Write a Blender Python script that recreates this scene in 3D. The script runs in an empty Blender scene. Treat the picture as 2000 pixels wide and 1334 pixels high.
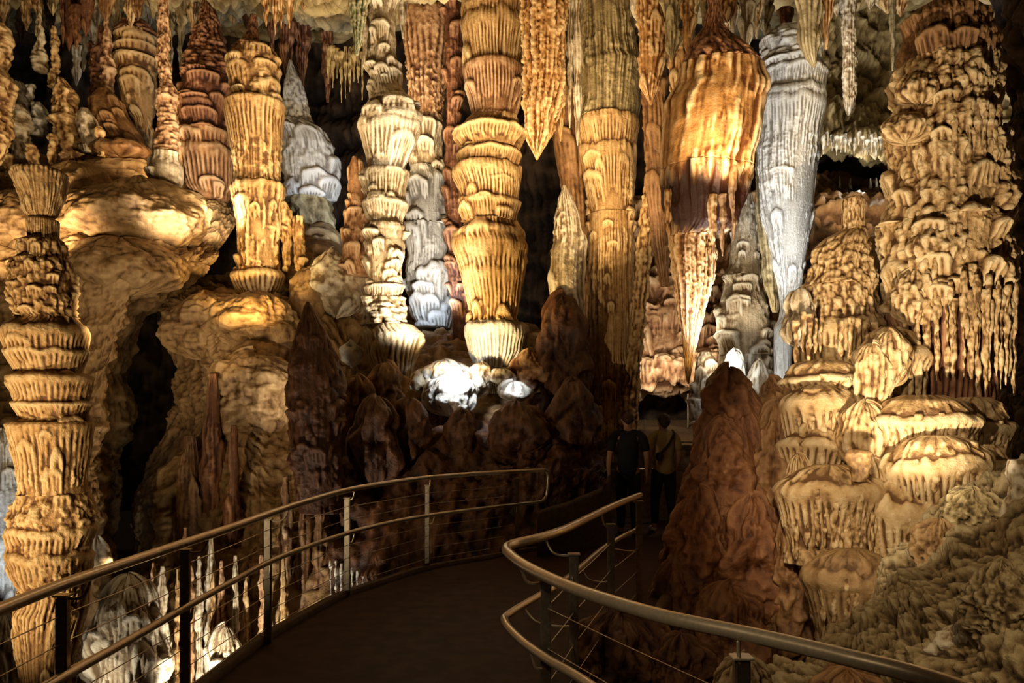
import bpy, math, random
import numpy as np
from mathutils import Vector, Matrix

# ------------------------------------------------------------------ camera frame
F, CX, HY, EYE = 1500.0, 1000.0, 810.0, 1.7
scene = bpy.context.scene
COL = scene.collection

def W(px, py, Y):
    k = Y / F
    return ((px - CX) * k, Y, EYE + (HY - py) * k)

# ------------------------------------------------------------------ noise (2-D, in pattern units)
def _h(ix, iy, seed):
    n = (ix.astype(np.int64) * 374761393 + iy.astype(np.int64) * 668265263 + int(seed) * 974634777) & 0xFFFFFFFF
    n = ((n ^ (n >> 13)) * 1274126177) & 0xFFFFFFFF
    n = (n ^ (n >> 16)) & 0xFFFFFF
    return (n / float(0xFFFFFF)).astype(np.float32)

def vnoise(x, y, seed):
    fx = np.floor(x); fy = np.floor(y)
    ix = fx.astype(np.int64); iy = fy.astype(np.int64)
    u = (x - fx).astype(np.float32); w = (y - fy).astype(np.float32)
    u = u * u * (3 - 2 * u); w = w * w * (3 - 2 * w)
    a = _h(ix, iy, seed); b = _h(ix + 1, iy, seed); c = _h(ix, iy + 1, seed); d = _h(ix + 1, iy + 1, seed)
    return (a + (b - a) * u) * (1 - w) + (c + (d - c) * u) * w - 0.5

def fbm(x, y, seed, octaves=3):
    t = 0; a = 1.0
    for o in range(octaves):
        t = t + a * vnoise(x * 2 ** o + 13.7 * o, y * 2 ** o + 7.1 * o, seed + o)
        a *= 0.5
    return t

def cells(s, v, cs, cv, seed, up=0.75, down=1.0, taper=0.0):
    """knobs: the highest of the rounded bumps around each point; 'down' stretches each into a drip."""
    x = s / cs; y = v / cv
    fx = np.floor(x).astype(np.int64); fy = np.floor(y).astype(np.int64)
    out = np.zeros_like(x, dtype=np.float32)
    lo = -int(math.ceil(down)) - 1
    for j in range(lo, 2):
        for i in (-1, 0, 1):
            ix = fx + i; iy = fy + j
            px = ix + 0.15 + 0.7 * _h(ix, iy, seed); py = iy + 0.1 + 0.8 * _h(ix, iy, seed + 5)
            size = 0.55 + 0.6 * _h(ix, iy, seed + 9)
            dy = (y - py)
            dy = np.where(dy > 0, dy / (down * (0.6 + 0.8 * _h(ix, iy, seed + 11))), dy / up)
            wx = size * 0.75 * (1 - taper * np.clip(dy, 0, 1))
            dx = (x - px) / wx
            q = 1 - dx * dx - dy * dy
            b = np.sqrt(np.clip(q, 0, 1)) * size
            out = np.maximum(out, b)
    return out

def sst(a, b, x):
    t = np.clip((x - a) / (b - a), 0, 1)
    return t * t * (3 - 2 * t)

def tubes(s, v, sp, seed, wander=0.6):
    ph = s / sp + wander * vnoise(s / sp / 2.3, v / (sp * 5), seed) + 0.35 * vnoise(s / sp, v / (sp * 9), seed + 3)
    c = np.floor(ph)
    u = 2 * (ph - c) - 1
    return np.sqrt(np.clip(1 - u * u, 0, 1)), c.astype(np.int64)

def drape(s, v, s0, v0, w, h, A, sp, seed, arch=0.35, tilt=0.0):
    ds = (s - s0) / w
    vt = v0 + tilt * (s - s0) + arch * h * np.clip(ds * ds, 0, 2) + 0.22 * h * vnoise(s / (sp * 2.5), s * 0 + 0.5, seed) + 0.1 * h * vnoise(s / sp, s * 0 + 0.5, seed + 1)
    t = (v - vt) / h
    tb, c = tubes(s, v, sp, seed)
    L = 0.5 + 0.5 * _h(c, c * 0 + 3, seed)
    body = np.clip(1 - t / L, 0, 1) ** 0.45
    low = body * (1 - sst(0.03, 0.25, t) * 0.8 * (1 - tb)) * (1 - 0.35 * np.clip(t, 0, 1))
    topr = np.clip(1 + t / 0.22, 0, 1)
    p = np.where(t < 0, np.sqrt(np.clip(1 - (1 - topr) ** 2, 0, 1)) * 1.0, low)
    env = sst(0, 0.35, 1 - np.abs(ds)) if w < 5000 else 1.0
    return A * env * p

def relief(s, v, spec, seed, s_rng, v_rng):
    d = np.zeros_like(s, dtype=np.float32)
    rng = random.Random(seed)
    for size, amp in spec.get('noise', ()):
        d += amp * 2 * fbm(s / size, v / size, seed + int(size), 3)
    for size_s, size_v, amp in spec.get('aniso', ()):
        d += amp * 2 * fbm(s / size_s, v / size_v, seed + int(size_s) + 77, 3)
    for sp, amp in spec.get('flute', ()):
        tb, c = tubes(s, v, sp, seed + int(sp * 10))
        m = 0.65 + 0.7 * vnoise(s / (sp * 1.7), v / (sp * 7), seed + 41)
        d += amp * (tb - 0.7) * m
    for sp, amp in spec.get('ripple', ()):      # scalloped micro-terraces
        c = cells(s + 8 * vnoise(s / 60, v / 60, seed), v + 0.35 * sp * 2 * fbm(s / (sp * 6), v / (sp * 6), seed + 8, 2), sp * 2.6, sp, seed + 31, 0.6, 1.3)
        d += amp * (c - 0.5)
    for cs, cv, amp, dn, tp in spec.get('knob', ()):
        d += amp * (cells(s, v, cs, cv, seed + int(cs), 0.7, dn, tp) - 0.5)
    for v0, A, h, sp in spec.get('lips', ()):
        d = np.maximum(d, drape(s, v, 0, v0, 1e4, h, A * 1.15, sp, seed + int(v0), 0, rng.uniform(-.06, .06)) + 0.35 * d)
    dr = spec.get('drapes')
    if dr:
        n_per, wr, hr, A, sp = dr
        area = (s_rng[1] - s_rng[0]) * (v_rng[1] - v_rng[0])
        n = int(n_per * area / 10000.0)
        add = np.zeros_like(d)
        for i in range(n):
            s0 = rng.uniform(*s_rng); v0 = rng.uniform(v_rng[0] - 10, v_rng[1])
            w = rng.uniform(*wr); h = rng.uniform(*hr)
            if s.ndim == 2:
                r0 = np.searchsorted(v[:, 0], v0 - h * 0.6 - 6); r1 = np.searchsorted(v[:, 0], v0 + h * 1.7 + 6)
                if r1 - r0 < 2: continue
                sl = slice(r0, r1)
                m = np.abs(s[sl] - s0) < w
                if not m.any(): continue
                cols = np.where(m.any(axis=0))[0]
                cs_ = slice(cols[0], cols[-1] + 1)
                add[sl, cs_] = np.maximum(add[sl, cs_], drape(s[sl, cs_], v[sl, cs_], s0, v0, w, h, A * rng.uniform(.6, 1.1), sp * rng.uniform(.8, 1.25), seed + i))
        d = np.maximum(d, add + 0.3 * d)
    return d

# ------------------------------------------------------------------ objects
def link(name, me, mat, loc=(0, 0, 0), parent=None):
    o = bpy.data.objects.new(name, me)
    COL.objects.link(o)
    if parent is not None:
        o.parent = parent
        pl = wloc(parent)
        o.location = (loc[0] - pl[0], loc[1] - pl[1], loc[2] - pl[2])
    else:
        o.location = loc
    if mat is not None:
        me.materials.clear(); me.materials.append(mat)
    return o

def wloc(o):
    x = Vector(o.location)
    while o.parent is not None:
        o = o.parent; x = x + Vector(o.location)
    return x

def tag(o, label, cat=None, group=None, kind=None):
    if label: o['label'] = label
    if cat: o['category'] = cat
    if group: o['group'] = group
    if kind: o['kind'] = kind
    return o

def empty(name, loc, label=None, cat=None, group=None):
    o = bpy.data.objects.new(name, None); COL.objects.link(o)
    o.location = loc; o.empty_display_size = 0.1
    return tag(o, label, cat, group)

def boxblur(a, n, wrap):
    k = 2 * n + 1
    p = np.pad(a, ((n, n), (0, 0)), mode='edge'); c = np.cumsum(np.concatenate([np.zeros((1, p.shape[1])), p]), axis=0); a = (c[k:] - c[:-k]) / k
    p = np.pad(a, ((0, 0), (n, n)), mode='wrap' if wrap else 'edge'); c = np.cumsum(np.concatenate([np.zeros((p.shape[0], 1)), p], axis=1), axis=1)
    return (c[:, k:] - c[:, :-k]) / k

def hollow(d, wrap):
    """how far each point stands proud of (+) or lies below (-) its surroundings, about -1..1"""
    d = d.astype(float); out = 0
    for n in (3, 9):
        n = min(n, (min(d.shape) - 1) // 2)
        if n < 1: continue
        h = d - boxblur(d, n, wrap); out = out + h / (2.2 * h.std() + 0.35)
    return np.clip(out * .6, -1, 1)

def grid_mesh(name, P, closed_u=False, caps=(None, None), cav=None):
    """P: (rows, cols, 3) array -> smooth quad mesh; cols wrap when closed_u; caps = centre points for first/last row"""
    R, C = P.shape[:2]
    verts = P.reshape(-1, 3).astype(np.float32)
    i = np.arange(R - 1)[:, None] * C
    jn = C if closed_u else C - 1
    j = np.arange(jn)[None, :]
    j2 = (j + 1) % C
    q = np.stack([i + j, i + j2, i + C + j2, i + C + j], axis=-1).reshape(-1, 4)
    tris = []
    nv = len(verts); extra = []
    for end, cpt in zip((0, R - 1), caps):
        if cpt is None: continue
        extra.append(cpt); ci = nv + len(extra) - 1
        b = end * C
        jj = np.arange(jn); k2 = (jj + 1) % C
        t = np.stack([np.full(jn, ci), b + k2, b + jj] if end == 0 else [np.full(jn, ci), b + jj, b + k2], axis=-1)
        tris.append(t)
    if extra: verts = np.concatenate([verts, np.array(extra, dtype=np.float32)])
    nq = len(q); nt = sum(len(t) for t in tris)
    loops = np.concatenate([q.reshape(-1)] + [t.reshape(-1) for t in tris]).astype(np.int32)
    starts = np.concatenate([np.arange(nq) * 4, nq * 4 + np.arange(nt) * 3]).astype(np.int32)
    me = bpy.data.meshes.new(name)
    me.vertices.add(len(verts)); me.vertices.foreach_set('co', verts.reshape(-1))
    me.loops.add(len(loops)); me.loops.foreach_set('vertex_index', loops)
    me.polygons.add(nq + nt); me.polygons.foreach_set('loop_start', starts)
    me.polygons.foreach_set('use_smooth', np.ones(nq + nt, dtype=bool))
    me.update(calc_edges=True)
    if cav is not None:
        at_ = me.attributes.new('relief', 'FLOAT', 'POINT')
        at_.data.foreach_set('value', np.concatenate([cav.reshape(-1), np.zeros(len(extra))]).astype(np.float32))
    return me

def smooth1(a, n):
    if n < 1: return a
    k = np.ones(2 * n + 1) / (2 * n + 1)
    return np.convolve(np.pad(a, n, mode='edge'), k, mode='valid')

AMP = 1.75
def roofed(prof, Y):
    """carry anything that starts above the frame on up to the roof"""
    top = float(np.interp(Y, [9, 10, 13, 16, 20], [-205, -170, -130, -85, 0]))
    if prof[0][0] <= -15 and prof[0][0] > top:
        return [(top, prof[0][1], prof[0][2])] + list(prof)
    return prof

_seed = [100]
def column(name, Y, prof, spec, mat, parent=None, depth=1.0, step=1.9, v0=None, v1=None, seed=None, sm=1, rough=1.0, yaw=0.0, full=None):
    """a stalagmite / stalactite / column turned about a wandering axis; prof = (y, left, right) silhouette samples"""
    if seed is None:
        _seed[0] += 17; seed = _seed[0]
    if v0 is None: prof = roofed(prof, Y)
    pr = np.array(prof, dtype=float)
    a = pr[0, 0] if v0 is None else v0
    b = pr[-1, 0] if v1 is None else v1
    n = max(6, int((b - a) / step) + 1)
    v = np.linspace(a, b, n)
    xl = smooth1(np.interp(v, pr[:, 0], pr[:, 1]), sm); xr = smooth1(np.interp(v, pr[:, 0], pr[:, 2]), sm)
    cx = (xl + xr) / 2; r = np.maximum((xr - xl) / 2, 0.4)
    Rm = max(2.0, float(np.percentile(r, 70))) if full is None else full[2]
    nth = int(max(14, min(420, 2 * math.pi * Rm / step * 0.62)))
    u = np.linspace(-1, 1, nth, endpoint=False)
    th = math.pi * (0.55 * u + 0.45 * u ** 3)
    S = np.broadcast_to(th[None, :] * Rm, (n, nth)).astype(np.float32)
    V = np.broadcast_to(v[:, None], (n, nth)).astype(np.float32)
    d = relief(S, V, spec, seed, (-math.pi * 0.62 * Rm, math.pi * 0.62 * Rm), (a, b) if full is None else full[:2]) * AMP
    lim = (np.clip(r / (Rm * 0.8), 0.08, 1.0) ** 1.4)[:, None]
    sub = spec.get('inset', float(np.clip(np.percentile(d, 85), 0, 14)) * .62)
    rr = np.maximum(r[:, None] + (d - sub) * lim * rough, r[:, None] * 0.3)
    k = Y / F
    X = (cx[:, None] - CX + rr * np.sin(th + yaw)) * k
    YY = Y - rr * k * depth * np.cos(th + yaw)
    Z = EYE + (HY - V) * k
    # keep the outline under perspective: points nearer the camera look further from the axis of view
    base = np.array([(cx[-1] - CX) * k, Y, EYE + (HY - v[-1]) * k])
    top_is_big = True
    P = np.stack([X, YY, Z], axis=-1) - base
    c0 = np.array([(cx[0] - CX) * k, Y, Z[0].mean()]) - base
    c1 = np.array([(cx[-1] - CX) * k, Y, Z[-1].mean()]) - base
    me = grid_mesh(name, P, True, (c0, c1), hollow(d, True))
    return link(name, me, mat, tuple(base), parent)

def split_column(name, label, cat, Y, prof, parts, mat, group=None, depth=1.0, step=1.9, seed=None, base_spec=None):
    """one thing; parts = [(part name, y0, y1, spec, mat or None, part label or None)]"""
    first = prof[0][0]; prof = roofed(prof, Y)
    parts = [(p[0], prof[0][0] if p[1] == first else p[1]) + tuple(p[2:]) for p in parts]
    pr = np.array(prof, dtype=float)
    yb = pr[-1, 0]
    k = Y / F
    cxb = (pr[-1, 1] + pr[-1, 2]) / 2
    vv = np.linspace(pr[0, 0], yb, 200); full = (pr[0, 0], yb, max(2.0, float(np.percentile((np.interp(vv, pr[:, 0], pr[:, 2]) - np.interp(vv, pr[:, 0], pr[:, 1])) / 2, 65))))
    if seed is None:
        _seed[0] += 17; seed = _seed[0]
    root = empty(name, ((cxb - CX) * k, Y, EYE + (HY - yb) * k), label, cat, group)
    for i, p in enumerate(parts):
        o = column(p[0], Y, prof, p[3], p[4] or mat, parent=root, depth=depth, step=step, v0=p[1], v1=p[2], seed=seed, full=full)
        if len(p) > 5 and p[5]: o['label'] = p[5]
    return root

def solo(name, label, cat, Y, prof, spec, mat, group=None, **kw):
    return tag(column(name, Y, prof, spec, mat, **kw), label, cat, group)

def catmull(C, n):
    """resample rows of control points C (m, ...) to n samples with Catmull-Rom"""
    m = C.shape[0]
    t = np.linspace(0, m - 1, n); i = np.minimum(t.astype(int), m - 2); f = (t - i)
    sh = (n,) + (1,) * (C.ndim - 1); f = f.reshape(sh)
    p0 = C[np.maximum(i - 1, 0)]; p1 = C[i]; p2 = C[i + 1]; p3 = C[np.minimum(i + 2, m - 1)]
    return 0.5 * (2 * p1 + (p2 - p0) * f + (2 * p0 - 5 * p1 + 4 * p2 - p3) * f ** 2 + (3 * p1 - p0 - 3 * p2 + p3) * f ** 3)

def sheet(name, ctrl, spec, mat, step=2.4, seed=None, parent=None):
    """a lofted rock surface through rows of control points (px, py, Y)"""
    if seed is None:
        _seed[0] += 17; seed = _seed[0]
    C = np.array(ctrl, dtype=float)
    lenr = max(np.abs(np.diff(C[:, :, 1], axis=0)).sum(axis=0).max(), 40) + np.abs(np.diff(C[:, :, 2], axis=0)).sum(axis=0).max() * 12
    lenc = np.abs(np.diff(C[:, :, 0], axis=1)).sum(axis=1).max() + np.abs(np.diff(C[:, :, 2], axis=1)).sum(axis=1).max() * 12
    nr = int(min(620, max(12, lenr / step))); nc = int(min(760, max(12, lenc / step)))
    G = catmull(C, nr)
    G = catmull(np.swapaxes(G, 0, 1), nc); G = np.swapaxes(G, 0, 1)
    k = G[:, :, 2] / F
    X = (G[:, :, 0] - CX) * k; Y = G[:, :, 2]; Z = EYE + (HY - G[:, :, 1]) * k
    P = np.stack([X, Y, Z], axis=-1)
    # pattern coordinates follow the surface, not the picture
    ds = np.sqrt((np.diff(P, axis=1) ** 2).sum(-1)); s = np.concatenate([np.zeros((nr, 1)), np.cumsum(ds, axis=1)], axis=1)
    dv = np.sqrt((np.diff(P, axis=0) ** 2).sum(-1)); v = np.concatenate([np.zeros((1, nc)), np.cumsum(dv, axis=0)], axis=0)
    k0 = float(k.mean())
    s = np.broadcast_to(s.mean(axis=0)[None, :] / k0, (nr, nc)).astype(np.float32); v = np.broadcast_to(v.mean(axis=1)[:, None] / k0, (nr, nc)).astype(np.float32)
    d = relief(s, v, spec, seed, (0, float(s.max())), (0, float(v.max()))) * AMP
    cv_ = hollow(d, False); d = d * k0
    N = np.cross(np.gradient(P, axis=1), np.gradient(P, axis=0)); N /= np.linalg.norm(N, axis=-1, keepdims=True) + 1e-9
    flip = np.sign((N * (np.array([0, 0, EYE]) - P)).sum(-1).mean())
    N *= flip
    P = P + N * d[..., None]
    base = P.reshape(-1, 3).mean(axis=0); base[2] = P[..., 2].min()
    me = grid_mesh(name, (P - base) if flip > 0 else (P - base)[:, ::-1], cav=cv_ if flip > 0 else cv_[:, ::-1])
    return link(name, me, mat, tuple(base), parent)

def blob(name, px, py, Y, rx, ry, spec, mat, depth=1.0, parent=None, seed=None, step=2.0, flat=0.0, squash=.8, lean=0.0, taper=.16, lump=.4):
    """a boulder / lobe: displaced ellipsoid, rx, ry in picture units"""
    if seed is None:
        _seed[0] += 17; seed = _seed[0]
    n = int(max(10, min(260, math.pi * ry / step))); m = int(max(16, min(380, 2 * math.pi * rx / step * .62)))
    ph = np.linspace(0.02, math.pi - 0.02, n); u = np.linspace(-1, 1, m, endpoint=False); th = math.pi * (0.55 * u + 0.45 * u ** 3)
    sx = np.sin(ph) ** squash
    S = (th[None, :] * rx) * np.ones((n, 1)); V = np.broadcast_to((-np.cos(ph) * ry)[:, None], (n, m))
    S = S.astype(np.float32); V = V.astype(np.float32)
    d = relief(S, V, spec, seed, (-2 * rx, 2 * rx), (-ry, ry)) * AMP
    cv_ = hollow(d, True)
    d += min(rx, ry) * lump * fbm(np.sin(th)[None, :] * 1.3 + V / ry, V / ry * 1.5 + np.cos(th)[None, :], seed + 2, 2)
    sx = sx * (1 + taper * V[:, 0] / ry)
    env = (np.sin(ph) ** 1.7)[:, None]
    k = Y / F
    X = (rx * sx[:, None] + d * env) * np.sin(th)[None, :] + lean * (-V)
    YY = -(rx * depth * sx[:, None] + d * env) * np.cos(th)[None, :]
    Z = (-V + d * (np.cos(ph) * 0.7)[:, None])
    if flat: Z = np.maximum(Z, -ry * flat)
    P = np.stack([X, YY, Z], axis=-1) * k
    c = np.array(W(px, py, Y)); off = np.array([0, 0, P[..., 2].min()])
    me = grid_mesh(name, P - off, True, (P[0].mean(axis=0) - off, P[-1].mean(axis=0) - off), cv_)
    return link(name, me, mat, tuple(c + off), parent)

def tube_mesh(name, pts, rad, sides=10, caps=True):
    P = np.array(pts, dtype=float); n = len(P)
    rad = np.broadcast_to(np.array(rad, dtype=float), (n,))
    T = np.gradient(P, axis=0); T /= np.linalg.norm(T, axis=1, keepdims=True) + 1e-12
    up = np.array([0, 0, 1.0])
    A = np.cross(T, up); bad = np.linalg.norm(A, axis=1) < 1e-3
    A[bad] = np.cross(T[bad], np.array([1.0, 0, 0]))
    A /= np.linalg.norm(A, axis=1, keepdims=True); B = np.cross(A, T)
    th = np.linspace(0, 2 * math.pi, sides, endpoint=False)
    R = P[:, None, :] + rad[:, None, None] * (np.cos(th)[None, :, None] * A[:, None, :] + np.sin(th)[None, :, None] * B[:, None, :])
    base = P[0].copy()
    me = grid_mesh(name, R - base, True, (P[0] - base, P[-1] - base) if caps else (None, None))
    return me, tuple(base)

def tube(name, pts, rad, mat, parent=None, sides=10):
    me, b = tube_mesh(name, pts, rad, sides)
    return link(name, me, mat, b, parent)

def spline(pts, n):
    return catmull(np.array(pts, dtype=float), n)

def box_mesh(name, lo, hi, bev=0.0):
    import bmesh
    bm = bmesh.new(); bmesh.ops.create_cube(bm, size=1)
    lo = Vector(lo); hi = Vector(hi); c = (lo + hi) / 2; d = hi - lo
    for vv in bm.verts: vv.co = Vector((vv.co.x * d.x, vv.co.y * d.y, vv.co.z * d.z + d.z / 2))
    if bev: bmesh.ops.bevel(bm, geom=bm.edges[:], offset=bev, segments=2, affect='EDGES')
    me = bpy.data.meshes.new(name); bm.to_mesh(me); bm.free()
    return me, (c.x, c.y, lo.z)

# ------------------------------------------------------------------ materials
def nt_new(name):
    m = bpy.data.materials.new(name); m.use_nodes = True
    nt = m.node_tree; nt.nodes.clear()
    out = nt.nodes.new('ShaderNodeOutputMaterial'); bs = nt.nodes.new('ShaderNodeBsdfPrincipled')
    nt.links.new(bs.outputs[0], out.inputs[0])
    return m, nt, bs

def rock(name, dark, mid, light, rough=0.55, bump=0.5, scale=1.0, streak=0.5, spec=0.5, cav=0.5):
    m, nt, bs = nt_new(name)
    N = nt.nodes.new; L = nt.links.new
    tc = N('ShaderNodeTexCoord'); geo = N('ShaderNodeNewGeometry')
    pos = geo.outputs['Position']
    def noise(sc, det, vec=None, rough_=0.6):
        n = N('ShaderNodeTexNoise'); n.inputs['Scale'].default_value = sc; n.inputs['Detail'].default_value = det; n.inputs['Roughness'].default_value = rough_
        L(vec if vec is not None else pos, n.inputs['Vector']); return n.outputs['Fac']
    mp = N('ShaderNodeMapping'); mp.inputs['Scale'].default_value = (9 * scale, 9 * scale, 0.9 * scale); L(pos, mp.inputs['Vector'])
    big = noise(1.3 * scale, 4); fine = noise(22 * scale, 5); st = noise(1.0, 4, mp.outputs[0])
    mix = N('ShaderNodeMath'); mix.operation = 'MULTIPLY_ADD'; L(st, mix.inputs[0]); mix.inputs[1].default_value = streak
    mul = N('ShaderNodeMath'); mul.operation = 'MULTIPLY'; L(big, mul.inputs[0]); mul.inputs[1].default_value = 1 - streak; L(mul.outputs[0], mix.inputs[2])
    f2 = N('ShaderNodeMath'); f2.operation = 'MULTIPLY_ADD'; L(fine, f2.inputs[0]); f2.inputs[1].default_value = 0.35; L(mix.outputs[0], f2.inputs[2])
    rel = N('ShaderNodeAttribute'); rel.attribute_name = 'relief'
    pt = N('ShaderNodeMath'); pt.operation = 'MULTIPLY_ADD'; L(rel.outputs['Fac'], pt.inputs[0]); pt.inputs[1].default_value = cav; L(f2.outputs[0], pt.inputs[2])  # darkens grooves, lightens ridges: thinner deposit plus crevice shade put into the colour
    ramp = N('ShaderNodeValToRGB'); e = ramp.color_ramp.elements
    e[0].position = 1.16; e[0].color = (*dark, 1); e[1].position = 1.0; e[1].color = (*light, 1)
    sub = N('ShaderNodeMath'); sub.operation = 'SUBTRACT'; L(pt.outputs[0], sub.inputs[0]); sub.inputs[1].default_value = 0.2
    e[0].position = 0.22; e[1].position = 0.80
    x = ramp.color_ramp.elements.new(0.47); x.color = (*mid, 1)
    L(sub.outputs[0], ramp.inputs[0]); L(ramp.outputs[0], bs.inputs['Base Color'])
    bs.inputs['Roughness'].default_value = rough; bs.inputs['Specular IOR Level'].default_value = spec
    b = N('ShaderNodeBump'); b.inputs['Strength'].default_value = bump; b.inputs['Distance'].default_value = 0.06
    fb = noise(38 * scale, 6, None, 0.65)
    L(fb, b.inputs['Height']); L(b.outputs[0], bs.inputs['Normal'])
    return m

def plain(name, color, rough=0.6, metal=0.0, var=0.25, scale=30, bump=0.0):
    m, nt, bs = nt_new(name); N = nt.nodes.new; L = nt.links.new
    geo = N('ShaderNodeNewGeometry'); n = N('ShaderNodeTexNoise'); n.inputs['Scale'].default_value = scale; n.inputs['Detail'].default_value = 5
    L(geo.outputs['Position'], n.inputs['Vector'])
    r = N('ShaderNodeValToRGB'); e = r.color_ramp.elements
    e[0].position = .3; e[1].position = .7
    e[0].color = (*[c * (1 - var) for c in color], 1); e[1].color = (*[min(1, c * (1 + var)) for c in color], 1)
    L(n.outputs['Fac'], r.inputs[0]); L(r.outputs[0], bs.inputs['Base Color'])
    bs.inputs['Roughness'].default_value = rough; bs.inputs['Metallic'].default_value = metal; bs.inputs['Specular IOR Level'].default_value = .25
    if bump:
        b = N('ShaderNodeBump'); b.inputs['Strength'].default_value = bump; b.inputs['Distance'].default_value = .01
        L(n.outputs['Fac'], b.inputs['Height']); L(b.outputs[0], bs.inputs['Normal'])
    return m
# ------------------------------------------------------------------ rock materials
M_GOLD = rock('golden_limestone', (.14, .060, .018), (.52, .300, .110), (.80, .58, .30), .5)
M_PINK = rock('pinkish_limestone', (.14, .055, .022), (.46, .235, .105), (.76, .52, .31), .55)
M_PALE = rock('pale_limestone', (.20, .13, .065), (.56, .44, .285), (.86, .78, .62), .45)
M_WHITE = rock('white_calcite', (.30, .27, .23), (.70, .66, .58), (.90, .88, .83), .4)
M_RED = rock('red_brown_limestone', (.06, .018, .008), (.21, .075, .030), (.48, .25, .13), .5)
M_MUD = rock('brown_flowstone', (.075, .030, .010), (.24, .115, .042), (.40, .23, .10), .5, .35, cav=.34)
M_RUST = rock('rust_flowstone', (.05, .014, .005), (.19, .072, .025), (.36, .17, .068), .5, .4, cav=.26)
M_SHADED = rock('shaded_rust_flowstone', (.028, .008, .003), (.105, .038, .014), (.21, .09, .036), .5, .4, cav=.28)  # darker copy of the rust flowstone, shade put into its colour
M_OLIVE = rock('olive_limestone', (.10, .065, .025), (.34, .25, .115), (.58, .48, .27), .6, cav=.4)
M_HILL = rock('tan_flowstone', (.11, .052, .018), (.33, .195, .080), (.52, .35, .17), .5, .4, cav=.24)
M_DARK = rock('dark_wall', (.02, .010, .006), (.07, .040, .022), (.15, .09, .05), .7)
M_TAN = rock('tan_limestone', (.15, .07, .022), (.56, .355, .155), (.84, .65, .38), .5)
M_AMBER = rock('amber_drapery', (.12, .038, .009), (.50, .25, .080), (.80, .57, .31), .42, .35)

# surface patterns (all sizes in picture units at the rock's own distance)
def P_TIER(A=7, sp=7, n=4.0, w=(18, 55), h=(18, 60), extra=None):
    d = dict(noise=[(40, 2.0), (9, 1.0)], drapes=(n, w, h, A, sp), flute=[(sp, A * .28)])
    if extra: d.update(extra)
    return d
P_FLUTE = lambda sp=7, A=4, n=1.0, h=(20, 90): dict(noise=[(60, 2.0), (10, .8)], flute=[(sp, A), (sp * 2.7, A * .7)], drapes=(n, (12, 40), h, A, sp))
P_KNOB = lambda a=20, A=6, dn=1.6: dict(noise=[(60, 4), (12, 1.0)], knob=[(a, a * .8, A, dn, .4), (a * .5, a * .45, A * .42, 1.4, .3)])
P_RIP = lambda sp=7, A=3: dict(noise=[(90, 5), (30, 2)], ripple=[(sp, A), (sp * 2.3, A * .8), (sp * .6, A * .3)])
P_SMOOTH = dict(noise=[(90, 8), (35, 3.5), (9, .8)], aniso=[(22, 90, 3)])

# ------------------------------------------------------------------ left foreground column (A)
profA = [(330, 50, 105), (334, 30, 126), (340, 27, 128), (380, 40, 122), (420, 54, 109), (426, 62, 101), (431, 54, 113), (464, 57, 111), (469, 50, 117), (474, 42, 126), (505, 40, 127), (510, 33, 132),
         (530, 30, 139), (560, 25, 144), (590, 27, 146), (617, 36, 143), (622, 44, 150), (637, 18, 160), (660, 17, 163), (700, 24, 160), (727, 33, 158), (734, 25, 171), (760, 31, 170), (805, 40, 166),
         (818, 42, 167), (828, 26, 172), (870, 33, 170), (955, 43, 167), (975, 38, 172), (1007, 22, 179), (1030, 28, 175), (1075, 27, 172), (1120, 33, 171), (1140, 39, 172), (1160, 47, 168), (1175, 43, 166),
         (1190, 34, 166), (1240, 36, 152), (1334, 46, 132), (1450, 40, 140), (1560, 20, 165)]
FL = P_FLUTE(9, 4.5, 1.6, (25, 80)); RC = dict(noise=[(40, 3), (8, 1.4)], knob=[(15, 12, 6, 1.5, .4)], drapes=(5, (10, 28), (14, 34), 6, 8))
split_column('column', 'tiered tan column in the left foreground, goblet-shaped top, standing beyond the left handrail', 'column', 6.0, profA, [
    ('goblet', 330, 426, dict(noise=[(30, 2.5), (8, 1)], flute=[(11, 5)], drapes=(2, (10, 24), (30, 80), 5, 9)), None, 'goblet-shaped cup with dark flat top'),
    ('neck', 426, 469, FL, None), ('tier', 469, 508, RC, None), ('tier', 508, 620, RC, None),
    ('tier', 620, 730, dict(noise=[(30, 2), (7, 1)], flute=[(10, 3.5)], lips=[(652, 6, 70, 9), (690, 5, 40, 10)], drapes=(2.5, (14, 30), (20, 50), 6, 8)), None),
    ('tier', 730, 823, dict(noise=[(30, 2), (7, 1)], knob=[(18, 15, 4, 2, .4)], lips=[(740, 5, 60, 9), (790, 5, 28, 9)], drapes=(3, (14, 34), (20, 44), 6, 9)), None),
    ('tier', 823, 962, dict(noise=[(40, 2), (7, 1)], flute=[(11, 5.5)], lips=[(832, 4, 110, 11)], drapes=(1.5, (10, 24), (40, 90), 5, 9)), None),
    ('tier', 962, 1150, dict(noise=[(40, 3), (8, 1.5)], knob=[(18, 15, 6, 1.5, .4)], flute=[(9, 2.5)], lips=[(1035, 6, 50, 9), (1085, 5, 60, 10)], drapes=(3, (10, 26), (16, 50), 6, 8)), None),
    ('base', 1150, 1560, FL, None)], M_GOLD, step=1.6, seed=11)

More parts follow.
